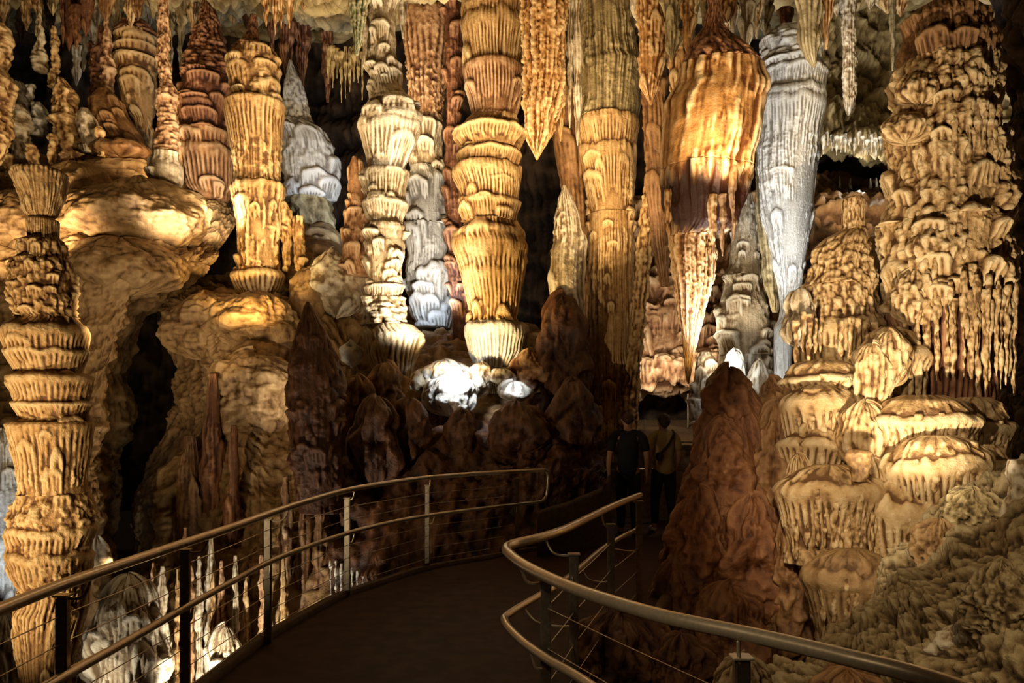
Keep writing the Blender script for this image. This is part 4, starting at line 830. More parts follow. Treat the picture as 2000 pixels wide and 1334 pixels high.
for (x0, x1, b, lab) in [(512, 528, 52, 'first from the left of four amber spikes on the roof right of the golden column'), (530, 545, 67, 'second and longest of four amber spikes on the roof right of the golden column'), (541, 557, 57, 'third of four amber spikes on the roof right of the golden column'), (556, 575, 56, 'rightmost of four amber spikes on the roof right of the golden column')]:
    w = x1 - x0
    solo('stalactite', lab, 'stalactite', 12.6, [(-20, x0 - 2, x1 + 2), (10, x0, x1), (30, x0 + w * .2, x1 - w * .2), (b, x0 + w * .46, x1 - w * .46)], dict(noise=[(18, 2)], flute=[(8, 2.5)]), M_AMBER)
solo('stalactite', 'green and cream pointed stalactite hanging left of the knobbly pale column', 'stalactite', 11.2, [(-40, 676, 724), (0, 679, 720), (40, 684, 714), (80, 690, 708), (108, 695, 700)], dict(noise=[(20, 2)], flute=[(16, 6)], knob=[(6, 6, 1.5, 1, 0)]), rock('green_stained_limestone', (.05, .08, .03), (.34, .34, .17), (.75, .66, .42), .45))
solo('stalactite', 'thin grey strip stalactite against the left side of the knobbly pale column', 'stalactite', 11.8, [(-40, 706, 720), (60, 706, 718), (110, 708, 716), (130, 711, 714)], dict(noise=[(20, 1.5)], flute=[(6, 2)]), M_PALE)
for (x, yb, w, Y) in [(560, 150, 34, 17), (530, 130, 16, 16.5), (590, 170, 30, 18), (640, 200, 26, 18)]:
    solo('stalactite', {560: 'dark brown roof drapery above the bluish layered stalagmite', 530: 'dark drapery behind the four amber roof spikes', 590: 'shadowed drapery deep in the black gap', 640: 'nearly black drapery at the right of the black gap'}[x], 'stalactite', Y, [(-20, x - w * .6, x + w * .6), (yb * .5, x - w * .5, x + w * .5), (yb, x - w * .1, x + w * .1)], dict(noise=[(20, 3)], flute=[(9, 4)]), M_RED)
fr = random.Random(4)
for i in range(9):
    x = 642 + i * 8.2; yb = 150 + fr.uniform(0, 55)
    solo('drip_straw', 'pale drip straw in the ragged fringe in the black gap left of the pale column', 'stalactite', 14.5, [(96 + fr.uniform(-8, 10), x - 6, x + 6), (130, x - 4, x + 4), (yb, x - .8, x + .8)], dict(noise=[(14, 1.5)], flute=[(5, 1.5)]), M_OLIVE, group='pale fringe in the black gap')
solo('drapery', 'brown ribbed roof drapery over the top of the pinkish fluted column', 'stalactite', 13.6, [(-40, 772, 800), (20, 778, 796), (45, 782, 792), (75, 785, 790)], dict(noise=[(14, 1.5)], flute=[(5, 1.5)]), M_PALE)

# ragged fringe of draperies where the roof comes down
rf = random.Random(21)
seg = [(0, 500, 15.6, 46, 18), (500, 700, 13.6, 16, 7), (1240, 1480, 11.4, 70, 13), (1600, 1770, 13.0, 26, 8)]
names = ['row of ragged roof draperies along the top left', 'short gold roof drips along the top right of the golden column', 'roof draperies behind the giant amber stalactite', 'pale roof drips above the rod-like stalactite']
labs = ['small ragged drapery in the roof fringe along the top left edge', 'short gold drip on the roof edge between golden column and green stalactite', 'olive roof drapery in the fringe behind the giant amber stalactite', 'pale roof drip at the top edge around the rod-like stalactite']
for (xa, xb, Y, L, n), gname, lab in zip(seg, names, labs):
    for i in range(n):
        x = xa + (xb - xa) * (i + rf.uniform(.1, .9)) / n; w = rf.uniform(14, 26); b = L * rf.uniform(.45, 1.35)
        solo('drapery', lab, 'stalactite', Y + rf.uniform(-.5, .5), [(-40, x - w * .8, x + w * .8), (b * .4, x - w * .55, x + w * .5), (b * .8, x - w * .3, x + w * .22), (b, x - w * .06, x + w * .06)], dict(noise=[(20, 3), (7, 1)], flute=[(8, 3)], drapes=(4, (6, 14), (20, 50), 4, 6)), rf.choice([M_OLIVE, M_GOLD, M_AMBER, M_PALE] if xa > 600 else [M_OLIVE, M_GOLD, M_RUST, M_OLIVE]), group=gname, depth=.7)
# ------------------------------------------------------------------ cave shell
structure(sheet('ceiling', [
    [(-1500, -1500, 3), (-300, -1500, 3), (700, -1500, 3), (1300, -1500, 3), (2300, -1500, 3), (3500, -1500, 3)],
    [(-900, -420, 6.5), (0, -400, 6.5), (700, -400, 6.5), (1300, -400, 6.5), (2000, -400, 6.5), (2900, -420, 6.5)],
    [(-900, -110, 10), (0, -110, 10), (600, -100, 10), (1100, -100, 10), (1600, -90, 10), (2700, -110, 10)],
    [(-900, -75, 13), (0, -75, 13), (520, -20, 13), (680, -14, 13), (1500, -60, 12.4), (2700, -60, 12)],
    [(-900, -30, 16), (0, -30, 16), (500, 14, 15), (640, 16, 14.5), (1500, -10, 14.5), (2700, 20, 14)],
    [(-900, 60, 20), (0, 60, 20), (600, 60, 20), (1200, 60, 20), (2000, 60, 19), (2700, 60, 19)]], dict(noise=[(120, 14), (40, 10), (12, 3)], knob=[(30, 26, 9, 1.2, .2)]), M_OLIVE, step=3.2, seed=701))
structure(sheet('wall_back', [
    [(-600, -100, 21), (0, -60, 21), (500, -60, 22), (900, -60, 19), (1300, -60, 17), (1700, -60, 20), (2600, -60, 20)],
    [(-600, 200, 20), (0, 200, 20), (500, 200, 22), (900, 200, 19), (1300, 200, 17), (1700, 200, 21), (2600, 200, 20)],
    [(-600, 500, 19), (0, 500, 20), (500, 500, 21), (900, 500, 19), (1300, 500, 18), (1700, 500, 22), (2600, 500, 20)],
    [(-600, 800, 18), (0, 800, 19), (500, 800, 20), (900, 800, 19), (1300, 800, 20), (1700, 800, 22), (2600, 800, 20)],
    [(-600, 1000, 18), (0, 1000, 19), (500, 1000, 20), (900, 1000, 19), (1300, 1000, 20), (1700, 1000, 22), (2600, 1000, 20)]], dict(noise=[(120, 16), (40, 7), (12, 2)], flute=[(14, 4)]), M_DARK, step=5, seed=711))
# mottled wall and roof at upper right with the opening below it
wr = structure(sheet('wall_right', [
    [(1560, -80, 14.6), (1640, -80, 14.8), (1760, -80, 15), (1900, -80, 14), (2050, -80, 12), (2500, -80, 9)],
    [(1560, 60, 14.6), (1640, 60, 15), (1760, 60, 15.2), (1900, 60, 14), (2050, 60, 12), (2500, 60, 9)],
    [(1560, 180, 14.4), (1640, 180, 14.8), (1760, 180, 15), (1900, 180, 14), (2050, 180, 12), (2500, 180, 9)],
    [(1560, 260, 14.0), (1640, 262, 13.9), (1760, 265, 14), (1900, 265, 13.6), (2050, 265, 12), (2500, 265, 9)],
    [(1560, 300, 14.2), (1640, 292, 14.4), (1760, 296, 14.6), (1900, 300, 14), (2050, 300, 12.6), (2500, 300, 9.5)],
    [(1560, 306, 16), (1640, 290, 16.4), (1760, 292, 16.6), (1900, 300, 16), (2050, 300, 14), (2500, 300, 10)]], dict(noise=[(90, 18), (36, 9), (12, 2.5), (5, 1)], knob=[(40, 30, 8, 1.2, .2)]), M_OLIVE, seed=721))
op = random.Random(12)
for i in range(16):
    x = 1608 + i * 8.6; yt = 262 + op.uniform(-6, 10); L = op.choice([16, 26, 34, 22, 60 if i == 8 else 28])
    solo('stalactite', 'little white-lit stalactite in the fringe along the top of the dark opening at right', 'stalactite', 13.35 + op.uniform(-.2, .2), [(yt, x - 5, x + 5), (yt + L * .5, x - 3.2, x + 3.2), (yt + 10 + L, x - .6, x + .6)], dict(noise=[(12, 1.4)]), M_WHITE, group='fringe over the dark opening')
structure(sheet('ledge_right', [
    [(1560, 352, 19), (1640, 356, 19), (1760, 364, 19), (1900, 364, 19)],
    [(1560, 350, 16.4), (1640, 360, 16.4), (1760, 370, 16.4), (1900, 372, 16.4)],
    [(1560, 420, 13.5), (1640, 420, 13.5), (1760, 430, 13.5), (1900, 430, 13.5)],
    [(1560, 560, 12), (1640, 570, 12), (1760, 580, 12), (1900, 580, 12)],
    [(1560, 860, 11), (1640, 860, 11), (1760, 860, 11), (1900, 860, 11)]], dict(noise=[(90, 10), (36, 5), (12, 1.5)], aniso=[(14, 120, 4)]), M_MUD, step=3, seed=731))
for x, h in [(1640, 12), (1661, 9), (1700, 8), (1712, 9), (1722, 7)]:
    solo('stalagmite', 'tiny white-lit stub on the ledge inside the dark opening at right', 'stalagmite', 16.6, [(356 - h, x - 1.5, x + 1.5), (362, x - 3, x + 3), (370, x - 3.5, x + 3.5)], dict(noise=[(8, .6)]), M_WHITE, group='tiny stubs inside the dark opening')
# dark side wall beyond the massive column
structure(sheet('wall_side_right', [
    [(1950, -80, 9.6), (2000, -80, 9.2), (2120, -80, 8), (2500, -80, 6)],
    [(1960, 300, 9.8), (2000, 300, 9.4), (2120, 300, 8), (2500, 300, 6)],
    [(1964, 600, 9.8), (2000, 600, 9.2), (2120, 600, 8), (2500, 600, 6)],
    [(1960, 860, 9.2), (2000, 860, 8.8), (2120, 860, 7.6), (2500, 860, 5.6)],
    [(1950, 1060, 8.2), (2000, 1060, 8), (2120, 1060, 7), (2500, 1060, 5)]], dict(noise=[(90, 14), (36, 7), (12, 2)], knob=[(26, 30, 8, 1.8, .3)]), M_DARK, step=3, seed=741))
# busy lit flowstone wall past the path
pathwall = sheet('flowstone_wall', [
    [(1225, 380, 15.6), (1290, 380, 15.6), (1360, 380, 15.5), (1430, 380, 15.5), (1530, 380, 15.5)],
    [(1225, 500, 15), (1290, 500, 14.8), (1360, 500, 14.8), (1430, 500, 14.8), (1530, 500, 14.8)],
    [(1225, 600, 14.6), (1290, 600, 14.3), (1360, 600, 14.3), (1430, 600, 14.3), (1530, 600, 14.4)],
    [(1225, 690, 14.2), (1290, 690, 13.9), (1360, 690, 13.9), (1430, 690, 13.9), (1530, 690, 14.0)],
    [(1225, 745, 14.0), (1290, 748, 13.8), (1360, 748, 13.8), (1430, 745, 13.8), (1530, 745, 13.8)],
    [(1225, 752, 16.0), (1290, 752, 16), (1360, 752, 16), (1430, 752, 16), (1530, 752, 16)]],
    dict(noise=[(60, 12), (24, 8), (8, 2)], drapes=(5, (12, 34), (18, 60), 10, 7), knob=[(26, 22, 7, 1.6, .3)]), M_PINK, step=1.8, seed=751)
tag(pathwall, 'lit craggy flowstone wall above the dark passage behind the visitors', 'flowstone')
# passage and floors
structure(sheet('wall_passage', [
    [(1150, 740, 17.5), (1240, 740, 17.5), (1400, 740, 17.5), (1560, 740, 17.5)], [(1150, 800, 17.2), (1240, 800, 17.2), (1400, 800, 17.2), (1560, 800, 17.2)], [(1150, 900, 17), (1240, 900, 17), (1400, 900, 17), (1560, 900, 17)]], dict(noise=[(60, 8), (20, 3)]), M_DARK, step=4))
# ------------------------------------------------------------------ walkway
M_WALK = plain('dark_wet_concrete', (.040, .012, .004), .7, 0, .45, 7, .35)
M_CURB = plain('worn_concrete_edge', (.10, .06, .035), .6, 0, .3, 20, .3)
M_STEEL = plain('brushed_steel', (.66, .56, .42), .28, .62, .12, 60)
M_STEELD = plain('bare_steel_post', (.58, .52, .43), .36, 1.0, .2, 40)
M_PLAT = plain('platform_planks', (.20, .12, .06), .6, 0, .3, 14, .2)
eL = [(-1, -2.0), (1.5, -2.0), (3.3, -1.97), (4.4, -1.92), (5.73, -1.86), (7.14, -1.58), (8.36, -.98), (9.3, -.02), (10, .75), (11, 1.12), (12.6, 1.5)]
eR = [(-1, 2.0), (1.5, 1.55), (2.2, 1.12), (3.1, .36), (3.75, .12), (4.1, .16), (4.6, .48), (5.4, .80), (6.6, 1.24), (7.5, 1.55), (9, 2.0), (11, 2.9), (12.6, 3.2)]
ys = np.linspace(-1, 12.6, 260)
xl = smooth1(np.interp(ys, *zip(*eL)), 4); xr = smooth1(np.interp(ys, *zip(*eR)), 2)
t = np.linspace(0, 1, 60)
top = np.stack([xl[:, None] * (1 - t) + xr[:, None] * t, np.broadcast_to(ys[:, None], (260, 60)), 0 * (ys[:, None] + t)], -1)
top[..., 2] = 0.008 * fbm(top[..., 0] * 2, top[..., 1] * 2, 3, 3)
fl = link('floor', grid_mesh('floor', top[:, ::-1]), M_WALK); structure(fl, None)
def edge_strip(name, xs, sgn):
    prof = np.array([(-.02 * sgn, -.02), (-.02 * sgn, .045), (.06 * sgn, .05), (.075 * sgn, .03), (.08 * sgn, -.30), (.0, -.34)])
    P = np.stack([np.stack([xs + o, ys, np.full_like(ys, z)], -1) for o, z in prof], 1)
    return structure(link(name, grid_mesh(name, P if sgn < 0 else P[:, ::-1]), M_CURB))
edge_strip('trim_1', xl, -1); edge_strip('trim_2', xr, 1)
# pit floor under everything
g = np.stack(np.meshgrid(np.linspace(-16, 16, 120), np.linspace(-2, 22, 100)), -1)
pf = np.concatenate([g, (-2.1 + .25 * fbm(g[..., 0] * .8, g[..., 1] * .8, 5, 4))[..., None]], -1)
structure(link('floor_pit', grid_mesh('floor_pit', pf), M_MUD))
# raised platform and low parapet by the visitors
def box(name, lo, hi, mat, parent=None, bev=.01):
    me, b = box_mesh(name, lo, hi, bev); return link(name, me, mat, b, parent)
plat = empty('viewing_platform', (3.2, 13.6, 0), 'low brown viewing platform with light edge beyond the visitors', 'platform')
dk = np.array([[(1.4, 12.7, 0), (5.4, 12.7, 0)], [(1.4, 12.7, 1.16), (5.4, 12.7, 1.16)], [(1.4, 13.8, 1.36), (5.4, 13.8, 1.36)], [(1.4, 15.2, 1.60), (5.4, 15.2, 1.60)], [(1.4, 15.2, 0), (5.4, 15.2, 0)]], float)
dk = np.repeat(dk, 2, axis=0)[1:-1]; dk = np.concatenate([dk[:, :1] * (1 - q) + dk[:, 1:] * q for q in np.linspace(0, 1, 12)], axis=1)
do = link('deck', grid_mesh('deck', (dk - np.array([3.2, 13.6, 0]))[:, ::-1]), M_PLAT, (3.2, 13.6, 0), plat)
for p in do.data.polygons: p.use_smooth = False
box('edge_plank', (1.38, 12.62, 1.13), (5.4, 12.70, 1.20), M_CURB, plat)
me, b = box_mesh('ramp_plank', (-.32, -.9, 0), (.32, .9, .06), .01); rp = link('ramp_plank', me, M_CURB, (2.05, 13.8, 1.38), plat); rp.rotation_euler = (math.radians(10), 0, math.radians(28))
parapet = [(0.35, 9.25), (.7, 9.5), (1.0, 9.75), (1.22, 10.0), (1.30, 10.35)]
pp = spline([(x, y, .0) for x, y in parapet], 40)
zt = np.linspace(.55, .88, 40)
cs = [(-.10, 0), (-.09, .9), (-.04, 1.0), (.06, 1.0), (.10, .92), (.12, 0)]
Pp = np.stack([np.stack([pp[:, 0] + o * .5, pp[:, 1] + o, zt * h], -1) for o, h in cs], 1)
Pp[..., 2] += .02 * fbm(Pp[..., 0] * 6, Pp[..., 1] * 6, 9, 2)
par = link('stone_parapet', grid_mesh('stone_parapet', Pp - np.array([.8, 9.6, 0])), M_CURB, (.8, 9.6, 0)); tag(par, 'low curved stone parapet left of the man in dark clothes', 'wall')

# ------------------------------------------------------------------ handrails
def rail_pts(px, z):
    out = []
    for x, y in px:
        Y = (EYE - z) * F / (y - HY); out.append(((x - CX) * Y / F, Y, z))
    return out
def railing(label, top_px, low_px, posts, side, cable_z, end=None):
    r = empty('handrail', (posts[0][0], posts[0][1], 0), label, 'railing')
    tp = spline(rail_pts(top_px, 1.01), 160); lp = spline(rail_pts(low_px, .61), 160)
    if end == 'loop':
        a, b_ = tp[-1], lp[-1]
        n = 8
        loop = [a + (b_ - a) * t_ + np.array([.05, .07, 0]) * math.sin(math.pi * t_) ** .35 for t_ in np.linspace(0, 1, n)]
        tube('end_loop', spline(loop, 40), .021, M_STEEL, r)
    tube('top_rail', tp, .025, M_STEEL, r, 16)
    tube('lower_rail', lp, .021, M_STEEL, r, 14)
    pts = []
    for (x, y, h) in posts:
        p = box('post', (x - .025, y - .02, 0), (x + .025, y + .02, h), M_STEELD, r, .006)
        box('cap_plate', (x - .034, y - .03, h), (x + .034, y + .03, h + .008), M_STEEL, p, .002)
        for rail, z in ((tp, h), (lp, h - .40)):
            i = np.argmin(((rail[:, :2] - np.array([x, y])) ** 2).sum(1)); q = rail[i]
            d = np.array([q[0] - x, q[1] - y, 0])
            base = np.array([x, y, z])
            arm = [base, base + d * .35 + np.array([0, 0, -.012]), base + d * .75 + np.array([0, 0, .0]), np.array([q[0], q[1], q[2] - .022])]
            tube('bracket', spline(arm, 14), .007, M_STEEL, p, 8)
        pts.append((x, y))
    for z in cable_z:
        line = []
        for a, b_ in zip(pts[:-1], pts[1:]):
            for t_ in np.linspace(0, 1, 6)[:-1]: line.append((a[0] + (b_[0] - a[0]) * t_, a[1] + (b_[1] - a[1]) * t_, z - .004 * math.sin(math.pi * t_)))
        line.append((*pts[-1], z))
        tube('cable', line, .0028, M_STEELD, r, 6)
    return r
railing('long curved steel handrail with wire cables along the left side of the walkway',
        [(-420, 1362), (-200, 1270), (0, 1190), (120, 1143), (250, 1098), (363, 1060), (450, 1031), (525, 1004), (600, 979), (680, 957), (760, 943), (837, 933), (950, 924), (1066, 918)],
        [(-260, 1560), (-60, 1430), (100, 1336), (270, 1240), (363, 1186), (450, 1138), (525, 1098), (600, 1068), (680, 1041), (760, 1021), (837, 1007), (950, 992), (1060, 979)],
        [(-1.92, 2.3, .92), (-1.93, 3.3, .92), (-1.88, 4.42, .92), (-1.82, 5.73, .92), (-1.54, 7.18, .92), (-.93, 8.45, .92), (.06, 9.38, .92)], 1, [.84, .72, .60, .48, .36, .24, .12], 'loop')
railing('bent steel handrail jutting into the walkway on the right with a sharp rounded corner',
        [(2150, 1450), (1842, 1334), (1650, 1283), (1480, 1243), (1300, 1205), (1180, 1170), (1105, 1143), (1035, 1110), (1002, 1088), (989, 1072), (1004, 1062), (1050, 1051), (1100, 1035), (1150, 1011), (1200, 987), (1250, 967)],
        [(1560, 1640), (1300, 1450), (1147, 1334), (1070, 1288), (1015, 1248), (986, 1214), (996, 1198), (1052, 1164), (1084, 1147), (1133, 1109), (1185, 1066), (1241, 1035)],
        [(1.13, 1.85, .92), (.735, 2.46, .92), (.16, 3.62, .92), (.345, 4.28, .92), (.70, 5.44, .92), (1.05, 6.35, .98)], -1, [.79, .60, .42, .24, .1])
# rail beyond the visitors
fr_ = empty('handrail', (1.55, 12.2, 0), 'small steel barrier rail beyond the visitors, at the platform', 'railing')
tube('top_rail', spline([(1.28, 12.1, .78), (1.28, 12.1, 1.22), (1.36, 12.1, 1.30), (1.9, 12.1, 1.30), (3.0, 12.2, 1.26)], 40), .022, M_STEEL, fr_)
tube('lower_rail', [(1.28, 12.1, .84), (1.9, 12.1, .84), (2.9, 12.2, .82)], .016, M_STEEL, fr_)
for x in (1.52, 2.45): box('post', (x - .02, 12.1, 0), (x + .02, 12.14, 1.28), M_STEEL, fr_, .005)
tag(tube('handrail_end', spline([(1.18, 11.2, .93), (1.1, 11.2, 1.08), (1.08, 11.3, 1.14)], 12), .024, M_STEEL), 'short curved rail end left of the man in dark clothes', 'railing')
for i, (x, y, h) in enumerate([(2.35, 13.6, 1.62), (3.3, 14.4, 2.1)]):
    tag(box('barrier_post', (x - .015, y - .015, 1.30), (x + .015, y + .015, h), M_STEELD), ['short thin barrier post on the platform beside the woman', 'tall thin barrier post at the back of the platform'][i], 'post')

# ------------------------------------------------------------------ visitors seen from behind
def skin_mesh(name, verts, edges, radii, root, sub=2):
    me = bpy.data.meshes.new(name + '_cage'); me.from_pydata(verts, edges, [])
    o = bpy.data.objects.new(name + '_cage', me); COL.objects.link(o)
    m = o.modifiers.new('s', 'SKIN'); m.use_smooth_shade = True
    lay = me.skin_vertices[0] if me.skin_vertices else None
    if lay is None:
        bpy.context.view_layer.objects.active = o; bpy.ops.mesh.customdata_skin_add(); lay = me.skin_vertices[0]
    for i, r in enumerate(radii):
        lay.data[i].radius = r if isinstance(r, tuple) else (r, r); lay.data[i].use_root = (i == root)
    s = o.modifiers.new('d', 'SUBSURF'); s.levels = sub; s.render_levels = sub
    dg = bpy.context.evaluated_depsgraph_get(); dg.update()
    res = bpy.data.meshes.new_from_object(o.evaluated_get(dg)); res.name = name
    bpy.data.objects.remove(o)
    for p in res.polygons: p.use_smooth = True
    return res
class Cage:
    def __init__(s): s.v = []; s.e = []; s.r = []
    def add(s, p, r, par=None):
        s.v.append(p); s.r.append(r)
        if par is not None: s.e.append((par, len(s.v) - 1))
        return len(s.v) - 1
    def chain(s, par, items):
        for p, r in items: par = s.add(p, r, par)
        return par
def hand(c, wrist, par, sx):
    x, y, z = wrist
    palm = c.add((x, y + .02, z - .05), (.022, .036), par)
    kn = c.add((x, y + .025, z - .085), (.018, .036), palm)
    for k, (dy, L) in enumerate([(-.026, .052), (-.009, .062), (.009, .058), (.026, .046)]):
        c.chain(kn, [((x, y + .027 + dy, z - .10), .0095), ((x - sx * .006, y + .034 + dy, z - .10 - L * .6), .0085), ((x - sx * .016, y + .038 + dy, z - .10 - L), .007)])
    c.chain(palm, [((x - sx * .012, y + .055, z - .062), .012), ((x - sx * .018, y + .075, z - .09), .0095), ((x - sx * .02, y + .08, z - .115), .008)])
def person(label, loc, rz, H, step, shirt, pants, hairc, hair_long, bag, shoe, shw=1.0):
    s = H / 1.74
    S = plain('skin_tone', (.42, .23, .15), .5, 0, .1); SH = plain(shirt[0], shirt[1], .85, 0, .2, 60); PA = plain(pants[0], pants[1], .85, 0, .2, 60); HA = plain(hairc[0], hairc[1], .6, 0, .3, 80); SO = plain(shoe[0], shoe[1], .6, 0, .15)
    root = empty('person', loc, label, 'person'); root.rotation_euler = (0, 0, rz)
    c = Cage(); sw = .175 * shw
    pel = c.add((0, 0, .95), (.13, .10)); w = c.add((0, .0, 1.10), (.125, .085), pel); ch = c.add((0, -.01, 1.30), (.145, .10), w); nb = c.add((0, -.01, 1.41), (.07, .06), ch)
    nk = c.add((0, .005, 1.50), .054, nb); jaw = c.add((0, .03, 1.565), (.062, .07), nk); sk = c.add((0, .02, 1.635), (.078, .092), jaw); tp = c.add((0, .015, 1.695), (.06, .072), sk); c.add((0, .015, 1.725), (.03, .036), tp)
    c.chain(sk, [((0, .115, 1.615), .016), ((0, .135, 1.60), .011)])
    for sx in (-1, 1):
        c.chain(sk, [((sx * .078, .01, 1.625), .014), ((sx * .092, -.005, 1.635), .012)])
        sh = c.add((sx * sw, -.01, 1.39), .05, nb)
        sw_ = .06 * step * sx
        el = c.chain(sh, [((sx * (sw + .035), -.015, 1.28), .052), ((sx * (sw + .06), -.03 + sw_ * .4, 1.13), .042)])
        wr = c.chain(el, [((sx * (sw + .07), .02 + sw_, 1.0), .038), ((sx * (sw + .065), .06 + sw_ * 1.2, .89), .027)])
        hand(c, (sx * (sw + .065), .06 + sw_ * 1.2, .89), wr, sx)
        hp = c.add((sx * .085, 0, .88), (.095, .10), pel); fy = -.16 * step * sx
        kn = c.chain(hp, [((sx * .09, fy * .25 + .01, .70), .08), ((sx * .092, fy * .5 + .03, .49), .058)])
        an = c.chain(kn, [((sx * .092, fy * .8 - .01, .32), .056), ((sx * .092, fy - .02, .09), .038)])
        c.chain(an, [((sx * .094, fy + .05, .045), .036), ((sx * .098, fy + .15, .03), .028)])
    P = [tuple(q * s for q in v_) for v_ in c.v]
    R_ = [tuple(q * s for q in (r if isinstance(r, tuple) else (r, r))) for r in c.r]
    b = link('body', skin_mesh('body', P, c.e, R_, 0), S, (0, 0, 0)); b.parent = root
    def part(name, items, mat, sub=2):
        c2 = Cage()
        items(c2)
        o = link(name, skin_mesh(name, [tuple(q * s for q in v_) for v_ in c2.v], c2.e, [tuple(q * s for q in (r if isinstance(r, tuple) else (r, r))) for r in c2.r], 0, sub), mat); o.parent = root; o.location = (0, 0, 0)
        return o
    def shirt_c(q):
        a = q.add((0, 0, .80), (.160, .125)); a = q.add((0, 0, .92), (.165, .125), a); w2 = q.add((0, 0, 1.10), (.150, .112), a); c3 = q.add((0, -.01, 1.30), (.178, .125), w2); n3 = q.add((0, -.01, 1.42), (.13, .09), c3); q.add((0, 0, 1.495), (.066, .064), n3)
        for sx in (-1, 1):
            h0 = q.add((sx * .09, -.01, 1.452), .066, n3); h = q.add((sx * sw, -.012, 1.418), .078, h0)
            q.chain(h, [((sx * (sw + .035), -.015, 1.28), .070), ((sx * (sw + .052), -.022 + .02 * step * sx, 1.17), .064)])
    part('shirt', shirt_c, SH)
    def pants_c(q):
        a = q.add((0, 0, .96), (.145, .112)); 
        for sx in (-1, 1):
            fy = -.16 * step * sx
            h = q.add((sx * .085, 0, .86), (.108, .112), a)
            q.chain(h, [((sx * .09, fy * .25 + .01, .70), .093), ((sx * .092, fy * .5 + .03, .49), .072), ((sx * .092, fy * .8 - .01, .30), .066), ((sx * .092, fy - .02, .11), .055)])
    part('trousers', pants_c, PA)
    ph_ = np.linspace(.02, math.pi - .02, 26); tt_ = np.linspace(0, 2 * math.pi, 36, endpoint=False)
    st2 = np.sin(ph_)[:, None]; cz = np.cos(ph_)[:, None] * np.ones((1, 36))
    fr2 = np.cos(tt_)[None, :] * np.ones((26, 1))                      # 1 at the face, -1 at the nape
    rz_ = np.where(cz < 0, .055 - .035 * fr2 + (.05 if hair_long else 0) * (fr2 < 0), .095)
    rad_ = 1 + .05 * fbm(tt_[None, :] * 3 + cz * 2, cz * 6 + tt_[None, :], 5, 3)
    HP = np.stack([.088 * st2 * np.sin(tt_)[None, :] * rad_, .104 * st2 * fr2 * rad_ - .012 - .02 * (cz < 0), 1.650 + rz_ * cz], -1) * s
    ho = link('hair', grid_mesh('hair', HP[::-1], True, (HP[-1].mean(0), HP[0].mean(0))), HA); ho.parent = root; ho.location = (0, 0, 0)
    for sx in (-1, 1):
        fy = -.16 * step * sx
        def sc(q, sx=sx, fy=fy):
            a = q.add((sx * .092, fy - .04, .05), (.046, .048)); q.chain(a, [((sx * .094, fy + .05, .05), .046), ((sx * .098, fy + .16, .036), (.044, .034))])
        part('shoe', sc, SO)
    if bag:
        st_ = [(.14, .02, 1.49), (.12, -.10, 1.44), (.03, -.145, 1.30), (-.06, -.15, 1.20), (-.13, -.13, 1.12)]
        o = tube('bag_strap', spline([tuple(q * s for q in v_) for v_ in st_], 24), .018 * s, PA); o.parent = root; o.location = tuple(q * s for q in st_[0])
        def bg(q):
            a = q.add((-.10, -.16, 1.19), (.09, .05)); q.chain(a, [((-.12, -.16, 1.12), (.10, .055)), ((-.12, -.15, 1.06), (.09, .05))])
        part('sling_bag', bg, PA)
    return root
person('man in black T-shirt and dark trousers seen from behind on the path', (1.60, 10.6, 0.008), math.radians(-6), 1.73, .5, ('black_cotton', (.012, .012, .015)), ('dark_cloth', (.016, .015, .018)), ('dark_brown_hair', (.05, .022, .012)), False, False, ('dark_shoe', (.03, .025, .025)), 1.12)
person('woman in khaki top with dark sling bag and dark trousers walking away', (2.17, 11.0, 0.008), math.radians(8), 1.71, .9, ('khaki_cotton', (.34, .24, .11)), ('dark_denim', (.016, .018, .028)), ('dark_hair', (.035, .018, .012)), True, True, ('white_shoe', (.65, .63, .6)), 1.0)
# ------------------------------------------------------------------ lights
def spot(loc, tgt, power, col, size=60, blend=.5, rad=.12, name='hidden_spot'):
    d = bpy.data.lights.new(name, 'SPOT'); d.energy = power; d.color = col; d.spot_size = math.radians(size); d.spot_blend = blend; d.shadow_soft_size = rad
    o = bpy.data.objects.new(name, d); COL.objects.link(o); o.location = loc
    o.rotation_euler = (Vector(tgt) - Vector(loc)).to_track_quat('-Z', 'Y').to_euler()
    return o
def point(loc, power, col, rad=.1):
    d = bpy.data.lights.new('cave_lamp', 'POINT'); d.energy = power; d.color = col; d.shadow_soft_size = rad
    o = bpy.data.objects.new('cave_lamp', d); COL.objects.link(o); o.location = loc
    return o
WARM = (1, .74, .42); GOLD = (1, .66, .24); COOL = (.86, .93, 1.0); NEUT = (1, .88, .68); SAND = (1, .80, .53); BLUE = (.66, .80, 1.0)
def at(px, py, Y): return W(px, py, Y)
R0 = .06
# left foreground column
spot((-4.6, 3.0, -.2), at(100, 760, 6), 560, WARM, 75, .5, R0)
spot((-3.2, 2.9, .5), at(100, 540, 6), 280, WARM, 75, .6, R0)
spot(at(215, 1180, 8.6), at(190, 780, 11.4), 130, WARM, 50, .7, R0)
# hill + upper left, from the cleft on the left
spot((-2.7, 5.6, 2.2), at(210, 430, 12.6), 400, WARM, 58, .7, R0)
spot(at(20, 520, 10.6), at(150, 200, 15), 420, WARM, 95, .7, R0)
spot(at(300, 330, 13.2), at(270, 140, 16), 190, WARM, 90, .7, R0)
spot(at(200, 150, 15.8), at(190, 60, 17.2), 60, NEUT, 140, .7, R0)
# golden column from below front
spot(at(440, 680, 10.4), at(500, 400, 13), 430, GOLD, 62, .6, R0)
spot(at(600, 520, 10.4), at(500, 200, 13), 520, WARM, 70, .6, R0)
spot(at(520, 650, 10.9), at(505, 545, 13), 90, GOLD, 36, .6, R0)
